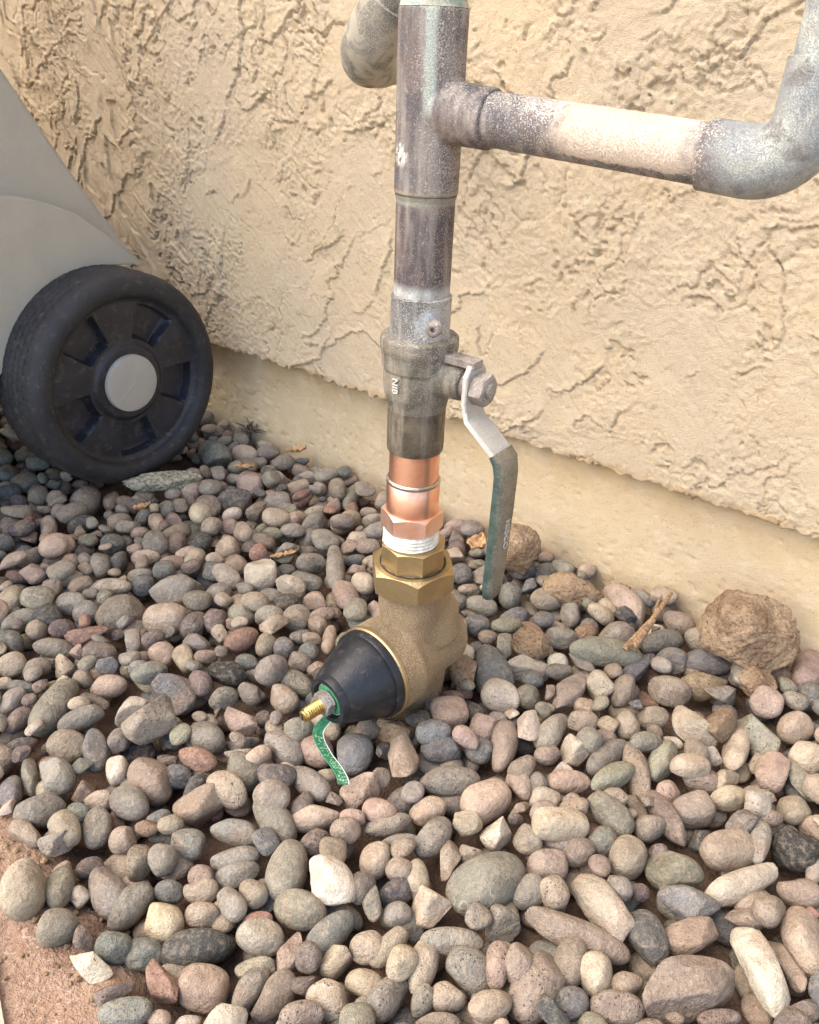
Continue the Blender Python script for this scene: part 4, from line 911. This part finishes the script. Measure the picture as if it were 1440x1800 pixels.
for o, P, ax, col, shp, lab in OWNED:
    if lab is None:
        ar = ax[0] * ax[1]; sz0 = 'large ' if ar > big_ else 'small ' if ar < sml_ else ''
        near = sorted((q for q in OWNED if q[0] is not o), key=lambda q: np.linalg.norm(q[1] - P) - q[2][1])[:2]
        nd_ = [f'{CNAME[q[3]]} {form(q[2], q[4])}' for q in near]
        lab = f'{sz0}{form(ax, shp)} {CNAME[col]} pebble beside {nd_[0]} and {nd_[1]} ones' if nd_[0] != nd_[1] else f'{sz0}{form(ax, shp)} {CNAME[col]} pebble beside two {nd_[0]} ones'
        for c_, d_, t_ in LM:
            if np.hypot(P[0] - c_[0], P[1] - c_[1]) < d_ and len((lab + ' ' + t_).split()) <= 16: lab += ' ' + t_; break
    o['label'] = lab
me = np_mesh('small_pebbles', np.concatenate(fv), np.concatenate(ff)); me.materials.append(MAT['pebble_fill'])
at = me.color_attributes.new('tint', 'FLOAT_COLOR', 'POINT'); at.data.foreach_set('color', np.concatenate(fc).astype(np.float32).ravel())
tag(link(bpy.data.objects.new('small_pebbles', me)), 'mixed small river pebbles filling the gravel bed between the larger stones', 'gravel', kind='stuff')

def hm_at(x, y):
    i, j = int((x - X0) / GR), int((y - Y0) / GR); return float(HM[max(i - 2, 0):i + 3, max(j - 2, 0):j + 3].max())
# ------------------------------------------------------------------ clods of earth, mortar, stick, leaves, weed
def lump(name, px, py, w, h, depth, seed, mat, label, cat, z=.0, sub=5, amp=1.0, group=None, sink=.25):
    r = np.random.default_rng(seed); V, F = ICO[sub]; P = V * 1.1
    for _ in range(7):
        d = r.normal(size=3); d /= np.linalg.norm(d); hh = r.uniform(.66, .92); P = P - np.outer(np.maximum(P @ d - hh, 0) * .85, d)
    P = P * (1 + amp * (.07 * n3(V, r, 2.6) + .05 * n3(V, r, 7) + .035 * np.abs(n3(V, r, 16)) + .02 * n3(V, r, 36)))[:, None]
    C = on_z(px, py, z); mp = (C - CAM) @ _f / FPX; fw = np.array([C[0], C[1], 0]) / np.hypot(C[0], C[1]); rt_ = np.array([fw[1], -fw[0], 0])
    Q = C + np.outer(P[:, 0] * w * mp / 2, rt_) + np.outer(P[:, 2] * h * mp / 2, Z3) + np.outer(P[:, 1] * depth / 2, fw)
    base = np.array([C[0], C[1], Q[:, 2].min()])
    me = np_mesh(name, Q - base, F); me.materials.append(MAT[mat]); o = link(bpy.data.objects.new(name, me)); o.location = tuple(base); return tag(o, label, cat, group)
lump('dirt_clod', 1322, 1112, 138, 150, .050, 3, 'clod', 'big crumbly brown dirt clod leaning at the foot of the wall', 'clod', .022, 6)
lump('dirt_clod', 912, 968, 66, 88, .030, 5, 'clod', 'brown dirt clod behind the hanging lever grip', 'clod', .012, 5)
lump('dirt_clod', 1000, 1042, 100, 60, .030, 8, 'clod', 'low brown dirt clod between pebbles below the pale rough stone', 'clod', -.004, 5)
lump('dirt_clod', 935, 1132, 60, 56, .022, 9, 'clod', 'small brown dirt clod beside the regulator body among blue grey pebbles', 'clod', .0, 5)
lump('dirt_clod', 1330, 1195, 56, 50, .022, 13, 'clod', 'small orange brown dirt clod under the big clod', 'clod', .002, 5)
lump('dirt_clod', 815, 1180, 44, 48, .020, 14, 'clod', 'small dark dirt clod close behind the regulator body', 'clod', -.004, 5)
lump('dirt_clod', 690, 1290, 76, 50, .020, 15, 'clod', 'crumbling dirt clod in the hollow under the black bell', 'clod', -.012, 5)
lump('mortar_chunk', 288, 846, 108, 30, .018, 24, 'mortar', 'ragged grey mortar crumb lying against the tyre', 'mortar', .005, 5, 1.5)
# dry split stick by the wall
sa_, sb_ = on_z(1113, 1138, .012), on_z(1180, 1042, .026)
mid = (sa_ + sb_) / 2 + np.array([.001, 0, .002]); fk = sa_ * .45 + sb_ * .55
tw = obj('dry_stick', join(tube(catmull([sa_, mid, sb_], 6), [.0032 - .0017 * k / 12 for k in range(13)], 7), tube(catmull([fk + np.array([.0, 0, .001]), fk + (sb_ - sa_) * .22 + np.array([-.004, .0, .001]), fk + (sb_ - sa_) * .36 + np.array([-.004, .002, 0])], 4), [.0016 - .001 * k / 8 for k in range(9)], 6), tube(catmull([sa_ + np.array([-.005, .002, -.004]), sa_ * .8 + sb_ * .2 + np.array([-.003, .001, 0]), mid + np.array([-.001, 0, 0])], 4), [.0024 - .0012 * k / 8 for k in range(9)], 7)), 'twig', None, 60, loc=sa_)
tag(tw, 'dry split brown stick poking up between pebbles by the wall', 'stick')
def leaf(px, py, z, L, wdt, ang, curl, label, seed):
    r = np.random.default_rng(seed); C = on_z(px, py, z); V = []; F = []; n, mm = 12, 6
    for i in range(n + 1):
        t = i / n; w = wdt * (sin(pi * min(t * 1.02, 1)) ** .7) * (.8 + .3 * r.random())
        for j in range(mm + 1):
            s_ = j / mm * 2 - 1; x = (t - .5) * L; y = s_ * w / 2; zz = curl * (s_ * s_ + (t - .5) ** 2 * 2) + .0008 * r.normal()
            V.append(C + np.array([x * cos(ang) - y * sin(ang), x * sin(ang) + y * cos(ang), zz]))
    for i in range(n):
        for j in range(mm): a = i * (mm + 1) + j; F.append((a, a + 1, a + mm + 2, a + mm + 1))
    o = obj('dry_leaf', (V, F), 'leaf', None, None, loc=C); so = o.modifiers.new('thick', 'SOLIDIFY'); so.thickness = .0004
    return tag(o, label, 'leaf', 'dry leaves on the gravel')
leaf(838, 958, .012, .026, .016, 1.2, .004, 'crumpled orange dry leaf between the new copper and the lever grip', 1)
leaf(522, 793, .010, .020, .010, .4, .003, 'curled brown dry leaf on pebbles at the foundation', 2)
leaf(250, 893, .010, .016, .008, .7, .003, 'small rust brown dry leaf on pebbles in front of the tyre', 3)
leaf(432, 822, .009, .018, .007, .1, .002, 'thin tan dry leaf on pebbles at the foot of the foundation', 4)
leaf(500, 975, .012, .024, .006, .5, .001, 'narrow straw coloured dry leaf above the white angular stone', 6)
C = on_z(452, 752, .0); parts = []; r = random.Random(4)
for k in range(26):
    d = np.array([r.uniform(-.9, .9), r.uniform(-.9, .9), r.uniform(.3, 1.2)]); b0 = C + np.array([r.uniform(-.006, .006), r.uniform(-.006, .006), 0]) - N3 * 0 + N3 * .008
    parts.append(tube([b0, b0 + d * .007, b0 + d * .013 + np.array([r.uniform(-.004, .004), r.uniform(-.004, .004), -.002])], [.0009, .0008, .0003], 5))
tag(obj('dead_weed', join(*parts), 'weed', None, 60, loc=C), 'dark dead weed tuft at the foot of the foundation by the bin', 'weed')
# crumbs of earth in the bare corner and hollows
fv, ff, nv = [], [], 0
for k in range(900):
    x, y = RNG.uniform(-.25, .0), RNG.uniform(.12, .36); b_ = bare_d(x, y)
    if b_ < -.03 or b_ > .03: continue
    V, F = LOW['l'][int(RNG.integers(9))]; sc = RNG.uniform(.0006, .0022) * (1 if b_ < .006 else .6)
    fv.append(V * sc * np.array([1, 1, .7]) + np.array([x, y, float(ground_z(np.array([x]), np.array([y]))[0]) + sc * .3])); ff.append(F + nv); nv += len(V)
if fv:
    me = np_mesh('dirt_crumbs', np.concatenate(fv), np.concatenate(ff)); me.materials.append(MAT['clod']); tag(link(bpy.data.objects.new('dirt_crumbs', me)), 'loose crumbs of dirt along the edge of the gravel', 'dirt', kind='stuff')
